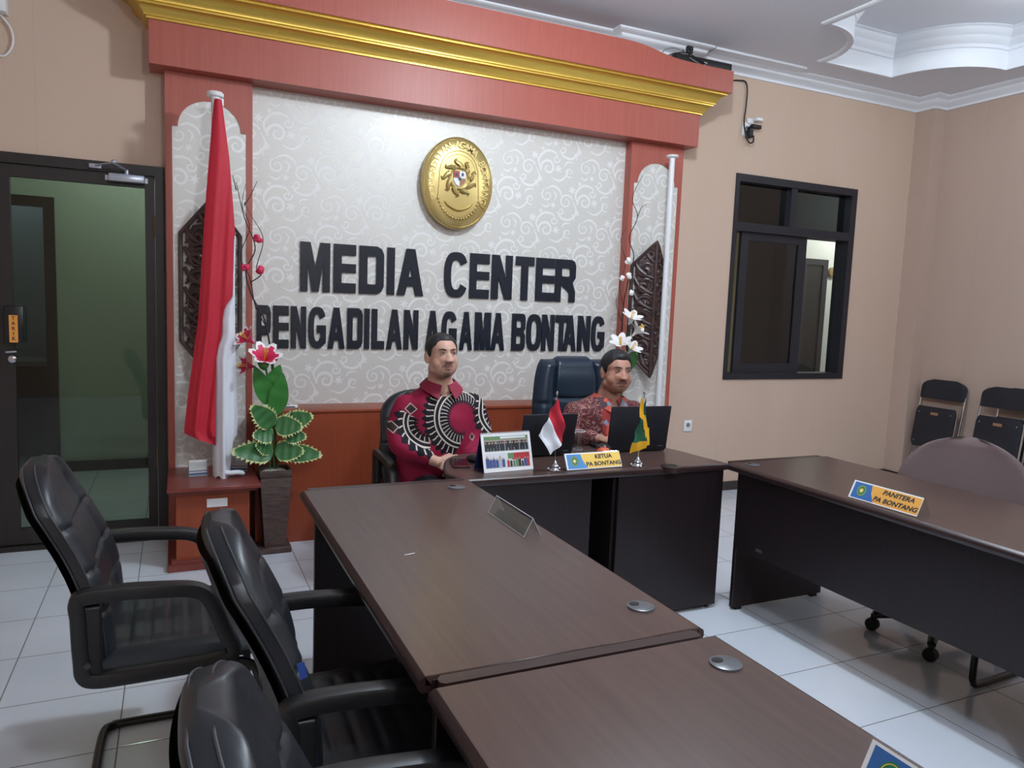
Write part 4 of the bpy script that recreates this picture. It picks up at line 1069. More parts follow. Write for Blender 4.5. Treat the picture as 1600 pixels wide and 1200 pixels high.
for c, d, L, R in (((-2.235, 1.80, 1.215), (-.75, -.35, .55), .085, .050), ((-2.185, 1.78, 1.10), (.05, -.65, .75), .095, .066), ((-2.225, 1.82, 1.08), (-.9, -.3, .15), .085, .045)):
    b = MB(); lily(b, c, d, L*1.15, R*1.25); b.wpart('lily', [m_pale, m_pink, m_yel], t)
for c, r in (((-2.125, 1.80, 1.135), .026), ((-2.205, 1.88, 1.80), .028), ((-2.275, 1.88, 1.635), .026), ((-2.195, 1.88, 1.625), .026)):
    b = MB(); blossom(b, c, r, seed=int(c[2]*100)); b.wpart('blossom', m_pink, t)

t = thing('potted_artificial_plant', 'vase of white lilies and a bare branch behind the man in the brown shirt', 'plant', (.20, 1.82, 0))
x0, y0 = .20, 1.82
vase(t, x0, y0)
b = MB(); b.tube(bez([(x0, y0, .46), (x0+.02, y0, .9), (x0+.05, y0, 1.15), (x0+.05, y0, 1.33)], 8), .006, 7); b.wpart('green_stem', m_gstem, t)
b = MB()
for k, q in enumerate([[(x0, y0+.02, .46), (x0+.02, y0+.04, 1.2), (x0+.03, y0+.05, 1.5), (x0+.06, y0+.06, 1.66), (x0+.10, y0+.06, 1.85), (x0+.06, y0+.07, 1.98), (x0+.12, y0+.07, 2.13), (x0+.07, y0+.07, 2.24), (x0+.10, y0+.07, 2.34), (x0+.15, y0+.07, 2.42)],
          [(x0+.12, y0+.07, 2.13), (x0+.15, y0+.07, 2.20), (x0+.19, y0+.07, 2.22)], [(x0+.03, y0+.05, 1.5), (x0-.01, y0+.05, 1.66), (x0+.03, y0+.05, 1.80), (x0-.02, y0+.05, 1.95), (x0+.02, y0+.05, 2.05)], [(x0+.02, y0+.05, 1.40), (x0-.03, y0+.05, 1.52), (x0-.01, y0+.05, 1.62)]]):
    qq = bez(q, 7); b.tube(qq, [.006*(1-.75*i/(len(qq)-1)) if k == 0 else .003*(1-.6*i/(len(qq)-1)) for i in range(len(qq))], 6)
b.wpart('branch', m_stem, t)
for c, d, L, R in (((x0+.035, y0-.02, 1.38), (.05, -.5, .9), .085, .060), ((x0+.07, y0-.02, 1.30), (.5, -.45, .75), .09, .058), ((x0-.02, y0-.02, 1.21), (-.35, -.45, .8), .085, .060), ((x0+.03, y0-.04, 1.18), (.2, -.6, .75), .08, .055)):
    b = MB(); lily(b, c, d, L*1.15, R*1.2, 0, 0, 1); b.wpart('lily', [m_pale, m_yel], t)
for c, r in (((x0+.03, y0+.03, 1.82), .026), ((x0-.005, y0+.03, 1.70), .022), ((x0+.045, y0+.03, 1.715), .026), ((x0+.08, y0+.04, 1.60), .022)):
    b = MB(); blossom(b, c, r, seed=int(c[2]*100)); b.wpart('blossom', m_pale, t)
b = MB(); leaf(b, (x0+.07, y0, 1.06), (.3, -.1, 1), (0, -1, 0), .17, .07, 0, None, 0, .05); b.wpart('smooth_leaf', m_leaf, t)

# ================================================================== door_1 (glazed) and hall
m_dglass = glass('tinted_door_glass', (.56, .62, .58, 1), .04, .0)
b = MB(); b.frame(D0, D1, YW-.02, YW+.13, 0, DZ, .055, .05, .055, .03)
struct('trim_9', b, m_blackframe, 'black brown door frame')
t = thing('door_1', 'black brown door leaf with a large tinted glass pane', 'door', (-3.15, YW, 0)); t['kind'] = 'structure'
del t['category']
L0, L1, LZ = D0+.057, D1-.052, DZ-.058
b = MB(); b.frame(L0, L1, YW, YW+.035, .035, LZ, .125, .05, .065, .09)
b.wpart('leaf_frame', m_blackframe, t)
b = MB(); b.box(L0+.12, L1-.045, YW+.015, YW+.020, .12, LZ-.06); b.wpart('glass_pane', m_dglass, t)
m_lockbox = mat('black_lock_box', rgb(20, 22, 27), .3); m_orange = mat('orange_sticker', rgb(235, 160, 70), .5)
b = MB(); b.box(-3.475, -3.385, YW-.045, YW, 1.175, 1.375, .005, 2); o = b.wpart('lock_box', m_lockbox, t)
b = MB(); b.box(-3.452, -3.412, YW-.047, YW-.045, 1.178, 1.325, .0); s_ = b.wpart('pull_sticker', m_orange, o); s_['label'] = 'orange sticker reading TARIK'
m_dkred = mat('dark_red_ink', rgb(90, 30, 20), .6)
items = []
for k, ch in enumerate('TARIK'):
    items.append((flat_text(ch, .026, m_dkred, .0004, .0006), Matrix.Translation((-3.432, YW-.0478, 1.308-.0275*k))@Matrix.Rotation(PI/2, 4, 'X')))
join_meshes('sticker_text', items, [m_dkred], o, (t.location)); 
b = MB(); b.tube([(-3.47, YW-.05, 1.125), (-3.42, YW-.052, 1.13)], .006, 8); b.tube([(-3.465, YW, 1.125), (-3.465, YW-.05, 1.125)], .006, 8); b.lathe([(.02, YW-.002), (.02, YW-.018), (.012, YW-.022)], (-3.447, 0, 1.085), 18, axis='y'); b.wpart('handle', m_chrome, t)
for z in (.50, 1.85):
    b = MB(); b.lathe([(.006, z-.06), (.006, z+.06)], (D1-.052, YW-.004, 0), 10); b.wpart('hinge', mat('brass_hinge', rgb(120, 100, 70), .4, metal=.8), t)
m_alu = mat('brushed_aluminium', rgb(175, 182, 195), .3, metal=.6)
t = thing('door_closer', 'silver door closer on top of the black glass door', 'door closer', (-2.88, YW-.03, 2.115))
b = MB(); b.box(-2.965, -2.785, YW-.055, YW-.002, 2.085, 2.128, .005, 2); b.box(-2.985, -2.77, YW-.003, YW, 2.092, 2.12); b.wpart('body', m_alu, t)
b = MB(); b.lathe([(.012, 2.128), (.012, 2.152), (.004, 2.155)], (-2.875, YW-.03, 0), 12); b.tube([(-2.875, YW-.03, 2.15), (-2.93, YW-.17, 2.165)], .006, 8); b.ball((-2.93, YW-.17, 2.17), .014, 10, 8); b.tube([(-2.93, YW-.17, 2.165), (-3.03, YW-.04, 2.16)], .006, 8); b.box(-3.06, -3.0, YW-.045, YW-.02, 2.145, 2.17, .003); b.wpart('arm', m_alu, t)
# hall beyond the door
b = MB(); b.box(-4.7, -3.50-.36, 4.3, 4.4, 0, 3); b.box(-3.50, -2.0, 4.3, 4.4, 0, 3); b.box(-3.86, -3.50, 4.3, 4.4, 2.16, 3); struct('wall_hall', b, m_hall, 'greenish hall wall seen through the door glass')
b = MB(); b.box(-2.1, -2.0, 2.38, 4.3, 0, 3); b.box(-4.7, -4.6, 2.38, 5.9, 0, 3); struct('wall_hall_side', b, m_hall)
b = MB(); b.box(-4.7, -2.0, 2.38, 5.9, 3.0, 3.1); struct('ceiling_hall', b, m_hall)
b = MB(); b.box(-4.7, -3.2, 5.8, 5.9, 0, 3); struct('wall_far_room', b, mat('blue_grey_paint', rgb(150, 160, 170), .7))
b = MB(); b.box(-3.50, -2.1, 4.285, 4.3, 0, .085); struct('baseboard_hall', b, m_base)
b = MB(); b.frame(-3.86, -3.485, 4.26, 4.42, 0, 2.18, .06, .075, .07, 0); struct('trim_10', b, m_blackframe, 'dark frame of the inner doorway')
t = thing('counter_cabinet', 'dark counter seen in the far room through the glass door', 'cabinet', (-3.9, 5.2, 0)); b = MB(); b.box(-4.5, -3.4, 5.0, 5.5, 0, .80); b.wpart('body', mat('dark_cabinet', rgb(30, 32, 34), .5), t); b = MB(); b.box(-4.52, -3.38, 4.98, 5.52, .80, .84); b.wpart('worktop', mat('grey_worktop', rgb(120, 122, 120), .5), t)

# ================================================================== window_1 and the room behind
t = thing('window_1', 'dark framed window with two top lights and sliding panes', 'window', (2.15, YW, .94)); t['kind'] = 'structure'; del t['category']
b = MB()
ya, yb = YW-.012, YW+.13
b.frame(W0, W1, ya, yb, WZ0, WZ1, .035, .065, .06, .05); b.box(W0+.035, W1-.065, ya, yb, 2.155, 2.225)
b.box(2.075, 2.14, ya+.01, yb, 2.225, WZ1-.06); b.wpart('window_frame', m_winframe, t)
m_tglass = glass('smoky_window_glass', (.15, .17, .175, 1), .06); m_wclear = glass('clear_window_glass', (.93, .95, .93, 1), .05)
b = MB(); b.box(W0+.03, 2.08, YW+.06, YW+.064, 2.22, WZ1-.055); b.box(2.135, W1-.06, YW+.06, YW+.064, 2.22, WZ1-.055); b.wpart('top_light', m_tglass, t)
b = MB()   # sliding sash
sx0, sx1 = 1.60, 2.30
b.frame(sx0, sx1+.02, YW+.03, YW+.06, WZ0+.05, 2.154, .075, .095, .065, .08)
b.box(2.02, 2.14, YW+.07, YW+.1, WZ0+.05, 2.155); b.wpart('sliding_sash', m_winframe, t)
b = MB(); b.box(sx0+.07, sx1-.07, YW+.042, YW+.046, WZ0+.12, 2.10); b.wpart('dark_pane', glass('dark_window_glass', (.10, .12, .13, 1), .08), t)
b = MB(); b.box(2.32, W1-.06, YW+.085, YW+.089, WZ0+.05, 2.155); b.box(W0+.035, sx0, YW+.085, YW+.089, WZ0+.05, 2.155); b.wpart('clear_pane', m_wclear, t)
b = MB(); b.box(2.0, 5.6, 4.0, 4.1, 0, 3); b.box(5.6, 5.7, 2.38, 4.1, 0, 3); struct('wall_back_room', b, m_hallwhite, 'white wall of the next room seen through the window')
b = MB(); b.box(1.2, 2.75, 3.05, 3.15, 0, 3); b.box(1.2, 1.3, 2.38, 3.05, 0, 3); struct('wall_yellow', b, mat('yellow_green_paint', rgb(206, 200, 160), .7))
b = MB(); b.box(1.2, 5.7, 2.38, 4.1, 3.0, 3.1); struct('ceiling_next_room', b, m_ceil)
t = thing('inner_door', 'dark door with frame in the white room beyond the window', 'door', (4.05, 3.95, 0))
b = MB(); b.frame(4.02, 4.415, 3.97, 4.0, 0, 2.16, .07, .075, .07, 0); b.wpart('frame', m_winframe, t)
b = MB(); b.box(4.09, 4.34, 3.985, 3.999, 0, 2.09); b.wpart('leaf', m_black, t)
t = thing('wall_clock', 'small brown wall ornament beside the inner door beyond the window', 'ornament', (4.50, 3.97, 2.02)); b = MB(); b.lathe([(.06, 3.999), (.06, 3.97), (.045, 3.965), (.002, 3.965)], (4.50, 0, 2.02), 20, axis='y'); b.wpart('face', mat('tan_ornament', rgb(150, 130, 90), .5), t)

# ================================================================== fittings on walls and beam
m_cable = mat('black_cable', rgb(26, 22, 22), .5)
def socket(name, label, cx, cz, s=.04):
    t = thing(name, label, 'wall socket', (cx, YW, cz)); b = MB(); b.box(cx-s, cx+s, YW-.009, YW, cz-s*1.15, cz+s*1.15, .003, 2); b.wpart('plate', m_white, t)
    b = MB(); b.lathe([(.019, YW-.0095), (.017, YW-.006), (.002, YW-.006)], (cx, 0, cz+.006), 18, axis='y'); b.wpart('outlet', mat('grey_recess', rgb(120, 125, 132), .5), t); return t
socket('wall_socket', 'white power socket low on the peach wall right of the laptop', 1.148, .565)
t = socket('wall_socket', 'white power socket high on the wall with black adapters plugged in', 1.545, 2.955, .045)
b = MB(); b.box(1.55, 1.64, YW-.07, YW-.03, 2.955, 2.985, .005, 2); b.tube([(1.56, YW, 2.96), (1.56, YW-.05, 2.97)], .012, 8); b.wpart('adapter', m_black, t)
b = MB(); b.box(1.53, 1.57, YW-.06, YW-.009, 2.88, 2.945, .008, 2); b.wpart('plug', m_black, t)
b = MB(); b.box(1.60, 1.66, YW-.06, YW-.02, 3.02, 3.045, .005, 2); b.box(1.54, 1.6, YW-.02, YW, 3.0, 3.04, .003); b.wpart('white_adapter', m_white, t)
b = MB(); b.tube(bez([(1.36, 2.235, 3.30), (1.42, 2.235, 3.31), (1.49, 2.235, 3.31), (1.515, 2.235, 3.25), (1.513, 2.235, 3.12), (1.505, 2.235, 3.0), (1.50, 2.20, 2.90), (1.53, 2.19, 2.84), (1.57, 2.19, 2.85), (1.575, 2.195, 2.90)], 8), .006, 7)
o = b.build('power_cable', m_cable, origin=(1.5, 2.235, 3.0)); meta(o, 'black power cable running from the top board down to the high wall socket', 'cable')
b = MB(); b.tube([(1.06, 2.2, 3.28), (1.2, 2.235, 3.29), (1.36, 2.235, 3.30)], .006, 7); o = b.build('power_cable', m_cable, origin=(1.2, 2.23, 3.29)); meta(o, 'black cable leaving the right end of the top board along the wall', 'cable')
t = thing('soundbar', 'black soundbar lying on the right end of the red top board', 'speaker', (.88, 2.0, 3.236))
b = MB(); b.box(.60, 1.10, 1.935, 2.005, 3.236, 3.300, .006, 2); b.wpart('housing', m_black, t)
join_meshes('display_digits', [(flat_text('21', .03, m_white, .0004, .0004), Matrix.Translation((.86, 1.9345, 3.262))@Matrix.Rotation(PI/2, 4, 'X'))], [m_white], t, t.location)
t = thing('webcam', 'small black webcam standing on the soundbar among cables', 'webcam', (.74, 1.98, 3.30))
b = MB(); b.box(.715, .765, 1.96, 1.99, 3.325, 3.375, .006, 2); b.tube([(.74, 1.975, 3.30), (.74, 1.975, 3.33)], .008, 8); b.wpart('housing', m_black, t)
b = MB(); b.lathe([(.014, 1.96), (.014, 1.953), (.002, 1.952)], (.74, 0, 3.352), 14, axis='y'); b.wpart('lens', mat('lens_glass', rgb(40, 44, 52), .1), t)
for k, q in enumerate([[(.46, 1.95, 3.24), (.52, 1.95, 3.31), (.62, 1.95, 3.33), (.70, 1.94, 3.29), (.80, 1.93, 3.25)], [(.50, 1.96, 3.24), (.58, 1.95, 3.29), (.70, 1.94, 3.31), (.82, 1.93, 3.27), (.90, 1.93, 3.24)], [(.66, 1.95, 3.33), (.72, 1.935, 3.27), (.84, 1.93, 3.245), (.90, 1.925, 3.25)]]):
    b = MB(); b.tube(bez(q, 8), .004, 6); o = b.build('signal_cable', m_cable if k else mat('grey_cable', rgb(120, 130, 140), .5), origin=q[0]); meta(o, ['grey looping cable at the left end of the soundbar', 'black cable arching over the soundbar front', 'short black cable hanging from the webcam'][k], 'cable', 'cables around the soundbar')
b = MB(); b.box(-3.50, -3.415, 2.17, YW, 2.885, 3.05, .004, 2); o = b.build('junction_box', m_white, origin=(-3.46, YW, 2.95)); meta(o, 'white box at the top left corner of the wall above the glass door', 'junction box')
b = MB(); b.tube(bez([(-3.45, 2.235, 2.885), (-3.405, 2.235, 2.82), (-3.40, 2.235, 2.74), (-3.44, 2.235, 2.68), (-3.50, 2.235, 2.69)], 8), .005, 6); o = b.build('hanging_cable', m_white, origin=(-3.45, 2.235, 2.8)); meta(o, 'thin white cable looping under the white wall box', 'cable')
for k, (x, y, rz) in enumerate(((-2.105, 2.10, .1), (-2.005, 2.06, -.05))):
    t = thing('remote_control', ['left of two white remote controls on the wainscot ledge', 'right of two white remote controls on the wainscot ledge'][k], 'remote control', (x, y, .8085), rz, 'white remote controls on the ledge')
    b = MB(); b.box(-.048, .048, -.022, .022, 0, .018, .005, 3); b.build('body', m_white, t); b = MB(); b.box(-.03, .03, -.0225, -.022, .005, .012); b.box(-.04, .0, -.012, .012, .018, .0185); b.build('buttons', m_grom, t)
# ================================================================== things on the desks
TZ = .7455
m_yellow = mat('yellow_print', rgb(238, 200, 96), .45); m_blue = mat('blue_print_label', rgb(74, 138, 200), .45); m_orangep = mat('orange_print', rgb(226, 166, 78), .45)
m_bluelbl = mat('deep_blue_print', rgb(52, 104, 168), .45); m_ink = mat('dark_ink', rgb(40, 44, 52), .6); m_green = mat('green_print', rgb(40, 120, 84), .5)
def name_plate(label, loc, rz, w_, lines, left, right, textcol, texsize=.0265, tilt=26, h=.083, italic=False):
    t = thing('name_plate', label, 'name plate', loc, rz, 'office name plates'); a = math.radians(tilt)
    def S(u, v, off=0): return (u, v*math.sin(a)-off*math.cos(a), v*math.cos(a)+off*math.sin(a))
    MS = Matrix.Rotation(-a, 4, 'X')
    b = MB(); b.box(-w_/2, w_/2, -.0015, .0015, 0, h, M=MS); y2 = 2*h*math.sin(a)
    b.box(-w_/2, w_/2, -.0015, .0015, 0, h, M=Matrix.Translation((0, y2, 0))@Matrix.Rotation(a, 4, 'X')); b.build('holder', m_clear, t)
    b = MB(); x0, x1 = -w_/2+.004, w_/2-.004; xm = x0+(x1-x0)*.30
    b.mi = 0; b.faces_pts([S(x0, .004, .0022), S(x1, .004, .0022), S(x1, h-.003, .0022), S(x0, h-.003, .0022)], [[0, 1, 2, 3]], False)
    b.mi = 1; b.faces_pts([S(x0+.008, .008, .0026), S(xm+.022, .008, .0026), S(xm+.002, h*.5, .0026), S(xm-.006, h-.008, .0026), S(x0+.008, h-.008, .0026)], [[0, 1, 2, 3, 4]], False)
    b.mi = 2; b.faces_pts([S(xm+.022, .008, .0026), S(x1-.002, .008, .0026), S(x1-.002, h-.008, .0026), S(xm-.006, h-.008, .0026), S(xm+.002, h*.5, .0026)], [[0, 1, 2, 3, 4]], False)
    # round court seal
    cx, cz = x0+(xm-x0)*.52, h*.52
    def disc(r, off, n=24): b.faces_pts([S(cx+r*math.cos(2*PI*k/n)*.9, cz+r*math.sin(2*PI*k/n), off) for k in range(n)], [list(range(n))], False)
    b.mi = 3; disc(.024, .0028); b.mi = 4; disc(.021, .0029); b.mi = 3; disc(.0195, .0030)
    b.mi = 4
    for k in range(8):
        a2 = k*PI/4; b.faces_pts([S(cx+.005*math.cos(a2-.5), cz+.005*math.sin(a2-.5), .0032), S(cx+.013*math.cos(a2), cz+.013*math.sin(a2), .0032), S(cx+.005*math.cos(a2+.5), cz+.005*math.sin(a2+.5), .0032)], [[0, 1, 2]], False)
    disc(.006, .0031); b.mi = 0; disc(.003, .0034)
    b.build('printed_card', [m_paperw, left, right, m_green, m_yellow], t, recalc=False)
    items = []
    for k, ln in enumerate(lines):
        cxx = (xm+.014+x1)/2+(.004 if k == 0 else 0)
        sh_ = Matrix(((1, .22 if italic else 0, 0, 0), (0, 1, 0, 0), (0, 0, 1, 0), (0, 0, 0, 1)))
        items.append((flat_text(ln, texsize, textcol, 0, .0009), Matrix.Translation(Vector(S(cxx, h*(.70-.40*k), .0034)))@MS@Matrix.Rotation(PI/2, 4, 'X')@Matrix.Scale(1.12, 4, (1, 0, 0))@sh_))
    if items: join_meshes('lettering', items, [textcol], t, (0, 0, 0))
    return t
name_plate('name plate reading KETUA PA BONTANG on the middle desk', (-.885, .31, TZ), .03, .305, ['KETUA', 'PA BONTANG'], m_blue, m_yellow, m_ink)
name_plate('name plate reading PANITERA PA BONTANG on the right desk', (-.118, -.585, TZ), -PI/2+.02, .315, ['PANITERA', 'PA BONTANG'], m_bluelbl, m_orangep, m_ink, italic=True)
name_plate('blue and orange name plate cut off at the bottom right corner', (-1.672, -1.955, TZ), -PI/2, .31, [], m_bluelbl, m_orangep, m_ink)
# empty acrylic holder
t = thing('acrylic_sign_holder', 'empty clear acrylic sign holder on the long left desk', 'sign holder', (-1.632, -.355, TZ), -PI/2)
a = math.radians(27); b = MB(); b.box(-.148, .148, -.0013, .0013, 0, .066, M=Matrix.Rotation(-a, 4, 'X')); b.box(-.148, .148, -.0013, .0013, 0, .066, M=Matrix.Translation((0, .061, 0))@Matrix.Rotation(a, 4, 'X'))
b.box(-.11, .148, -.0013, .0013, 0, .03, M=Matrix.Translation((0, .006, 0))@Matrix.Rotation(-a, 4, 'X')); b.build('holder', m_clear, t)
m_edge = mat('bright_acrylic_edge', rgb(190, 195, 200), .2)
b = MB()
for y0, z0, y1, z1 in ((0, 0, .0305, .059), (.061, 0, .0305, .059)):
    for x in (-.148, .148): b.tube([(x, y0, z0+.001), (x, y1, z1)], .0013, 6)
b.tube([(-.148, .0305, .0595), (.148, .0305, .0595)], .0016, 6); b.tube([(-.148, 0, .0015), (.148, 0, .0015)], .0012, 6); b.build('edges', m_edge, t)
# scrap
b = MB(); b.tube([(-2.0366, -.5484, TZ+.001), (-2.02, -.547, TZ+.0015), (-2.0037, -.5416, TZ+.001)], [.001, .0018, .0012], 6); o = b.build('toothpick', m_paperw, origin=(-2.02, -.547, TZ)); meta(o, 'small white toothpick lying on the long left desk', 'toothpick')

# desk calendar
t = thing('desk_calendar', 'white desk calendar with two group photos and a dark blue stand', 'calendar', (-1.288, .378, TZ), .08)
a = math.radians(17); MS = Matrix.Rotation(-a, 4, 'X'); H, Wd = .172, .125
b = MB(); b.box(-Wd, Wd, -.002, 0, 0, H, M=MS); b.build('page', m_paperw, t)
b = MB(); b.box(-Wd, Wd, .0, .002, 0, H, M=MS); b.box(-Wd, Wd, -.001, .001, 0, H, M=Matrix.Translation((0, 2*H*math.sin(a), 0))@Matrix.Rotation(a, 4, 'X')); b.box(-Wd, Wd, 0, 2*H*math.sin(a), 0, .002); b.build('stand', mat('navy_card', rgb(28, 36, 84), .5), t)
b = MB()
for k in range(26):
    x = -Wd+.006+k*(2*Wd-.012)/25; q = [(x, H*math.sin(a)+.006*math.cos(s_), H*math.cos(a)-.001+.006*math.sin(s_)) for s_ in [2*PI*j/10 for j in range(10)]]; b.tube(q, .0009, 4, closed=True)
b.build('wire_binding', mat('white_wire', rgb(215, 218, 225), .3), t)
pm = [mat('photo_grey', rgb(168, 176, 180), .5), mat('photo_dark', rgb(38, 42, 48), .5), mat('photo_green', rgb(96, 132, 92), .5), mat('photo_blue', rgb(64, 84, 140), .5), mat('photo_red', rgb(176, 52, 60), .5), mat('photo_skin', rgb(190, 150, 130), .5), mat('photo_pale', rgb(214, 218, 224), .5)]
b = MB(); rnd = random.Random(5)
def S(u, v, off): return (u, v*math.sin(a)-off*math.cos(a), v*math.cos(a)+off*math.sin(a))
def quad(x0, x1, v0, v1, off, mi): b.mi = mi; b.faces_pts([S(x0, v0, off), S(x1, v0, off), S(x1, v1, off), S(x0, v1, off)], [[0, 1, 2, 3]], False)
def fig(x, v, hh, off, mi):
    quad(x-hh*.16, x+hh*.16, v, v+hh*.78, off, mi); b.mi = 5; b.faces_pts([S(x+hh*.09*math.cos(k*PI/4), v+hh*.86+hh*.11*math.sin(k*PI/4), off+.0001) for k in range(8)], [list(range(8))], False)
quad(-.112, .112, .090, .158, .0024, 0); quad(-.112, .112, .140, .158, .0025, 2); quad(-.03, .1, .146, .156, .0026, 6)
for r in range(2):
    for k in range(15): fig(-.105+k*.0148+rnd.uniform(-.002, .002), .093+.012*r, .040, .0031-.0002*r, 1)
quad(-.112, .112, .016, .083, .0024, 6); quad(-.112, -.03, .018, .05, .0025, 0); quad(.02, .112, .05, .08, .0025, 4); quad(.0, .03, .055, .08, .0026, 2)
for k in range(6): fig(-.104+k*.016, .020, .046+rnd.uniform(-.006, .008), .003, rnd.choice([1, 3, 3, 0]))
for k in range(8): fig(.0+k*.0145, .018, .034+rnd.uniform(-.004, .014), .003+.0001*k, rnd.choice([3, 4, 1, 3, 2]))
b.build('photos', pm, t, recalc=False)

# miniature flags on chrome stands
def flag_stand(name, label, base, top, group='miniature table flags'):
    t = thing(name, label, 'table flag', base, 0, group)
    b = MB(); bx, by, bz = base
    b.lathe([(.028, bz), (.029, bz+.004), (.020, bz+.008), (.014, bz+.016), (.018, bz+.024), (.010, bz+.032), (.006, bz+.042), (.003, bz+.048)], (bx, by, 0), 24)
    for k in range(3):
        an = k*2*PI/3+.4; b.ball((bx+.03*math.cos(an), by+.03*math.sin(an), bz+.007), .008, 8, 6)
    b.wpart('stand', m_chrome, t)
    b = MB(); b.tube([(bx, by, bz+.03), top], .0022, 8); b.lathe([(.0045, 0), (.006, .006), (.001, .018)], top, 10); b.wpart('pole', m_chrome, t); return t
t = flag_stand('table_flag', 'small red and white flag on a chrome stand beside the plastic cups', (-1.083, .33, TZ), (-1.089, .33, 1.09))
def cloth(poly, mi, b, y0, fold=.012, n=16):
    """fills a quad (four corners, x,z) with a rippled sheet of real thickness"""
    (x0, z0), (x1, z1), (x2, z2), (x3, z3) = poly
    def f(u, v, o):
        ax, az = x0+(x1-x0)*u, z0+(z1-z0)*u; bx, bz = x3+(x2-x3)*u, z3+(z2-z3)*u
        x, z = ax+(bx-ax)*v, az+(bz-az)*v; return (x, y0-fold*(math.sin((x+z*.5)*95)*.5+.4*math.sin(z*60))+o, z)
    b.mi = mi; b.grid(lambda u, v: f(u, v, 0), n, n); b.grid(lambda u, v: f(u, v, .0012), n, n)
b = MB(); cloth([(-1.096, 1.076), (-1.134, .994), (-1.063, .868), (-1.056, .890)], 0, b, .318); cloth([(-1.096, 1.076), (-1.086, 1.072), (-1.05, .95), (-1.056, .889)], 0, b, .318); cloth([(-1.134, .994), (-1.178, .912), (-1.116, .822), (-1.063, .868)], 1, b, .318)
b.wpart('cloth', [m_flagred, m_flagwhite], t)
t = flag_stand('table_flag', 'small dark green flag with gold fringe in front of the right laptop', (-.653, .31, TZ), (-.638, .31, 1.09))
m_fgreen = fabricish('dark_green_cloth', rgb(20, 84, 58), .6); m_fringe = fabricish('gold_fringe', rgb(236, 178, 30), .6, 900, .8)
b = MB(); cloth([(-.650, 1.05), (-.676, .915), (-.700, .862), (-.620, .868)], 0, b, .300); cloth([(-.642, 1.085), (-.650, 1.0), (-.624, .90), (-.618, .93)], 0, b, .300); b.wpart('cloth', m_fgreen, t)
b = MB(); cloth([(-.700, .864), (-.708, .812), (-.618, .834), (-.618, .870)], 0, b, .297, .008); cloth([(-.664, 1.075), (-.668, .985), (-.640, .965), (-.650, 1.07)], 0, b, .296, .004); cloth([(-.650, 1.00), (-.640, .925), (-.608, .905), (-.634, .99)], 0, b, .296, .004); cloth([(-.634, .94), (-.626, .845), (-.604, .85), (-.607, .93)], 0, b, .296, .004); b.wpart('fringe', m_fringe, t)

# plastic cups
m_cup = glass('clear_plastic_cup', (.93, .94, .96, 1), .09, .05); m_cuprim = mat('cup_rim', rgb(205, 212, 222), .3)
def cup(label, x, y):
    t = thing('plastic_cup', label, 'cup', (x, y, TZ), 0, 'clear plastic cups on the middle desk')
    b = MB(); b.lathe([(.024, 0), (.026, .002), (.0275, .03), (.030, .06), (.0345, .098), (.0325, .098), (.028, .06), (.0255, .03), (.023, .004), (.001, .004)], (0, 0, 0), 32); b.build('body', m_cup, t)
    b = MB(); b.tube([(math.cos(k*2*PI/32)*.0345, math.sin(k*2*PI/32)*.0345, .098) for k in range(32)], .0016, 6, closed=True); b.tube([(math.cos(k*2*PI/32)*.0245, math.sin(k*2*PI/32)*.0245, .002) for k in range(32)], .0016, 6, closed=True); b.build('rim', m_cuprim, t)
cup('rightmost of the clear plastic cups behind the KETUA name plate', -.727, .752); cup('rear clear plastic cup, second from the right of the group', -.785, .805); cup('leftmost clear plastic cup, partly behind the small red and white flag', -.803, .722)
# jar
t = thing('candy_jar', 'small round clear jar with orange sweets in front of the right laptop', 'jar', (-.725, .50, TZ))
b = MB(); b.ball((-.725, .50, TZ+.030), (.038, .038, .030), 20, 12); b.wpart('contents', fabricish('orange_sweets', rgb(214, 92, 48), .4, 60, 1), t)
b = MB(); b.lathe([(.040, TZ), (.043, TZ+.02), (.042, TZ+.045), (.034, TZ+.066), (.018, TZ+.078), (.006, TZ+.082), (.006, TZ+.090), (.001, TZ+.092)], (-.725, .50, 0), 28); b.wpart('bowl_lid', m_clear, t)
# laptops
m_lap = mat('black_laptop_shell', rgb(22, 27, 36), .42); m_screen = mat('lit_screen', rgb(60, 80, 110), .3)
def laptop(label, loc, rz, w_, d_, lean):
    t = thing('laptop', label, 'laptop', loc, rz, 'open black laptops'); a = math.radians(lean)
    b = MB(); b.box(-w_/2, w_/2, 0, d_, .002, .020, .004, 2); b.build('base', m_lap, t)
    b = MB(); b.box(-w_/2+.02, w_/2-.02, .02, d_*.6, .0201, .0215); b.build('keyboard', m_black, t)
    b = MB(); b.box(-w_/2, w_/2, -.008, 0, .012, d_*1.0+.012, .003, 2, M=Matrix.Rotation(a, 4, 'X')); o = b.build('screen_lid', m_lap, t)
    b = MB(); b.box(-w_/2+.012, w_/2-.012, -.0001, .0006, .03, d_*1.0-.002, M=Matrix.Rotation(a, 4, 'X')); b.build('display', m_screen, t)
    b = MB(); b.box(w_/2-.055, w_/2-.022, -.0086, -.008, .028, .033, M=Matrix.Rotation(a, 4, 'X')); b.build('maker_mark', m_grom, o)
laptop('open black laptop in front of the man in the brown shirt', (-.452, .625, TZ), -.06, .352, .235, 8)
laptop('open black laptop behind the calendar, half hidden by the red and white table flag', (-.985, .63, TZ), -.02, .290, .215, 14)
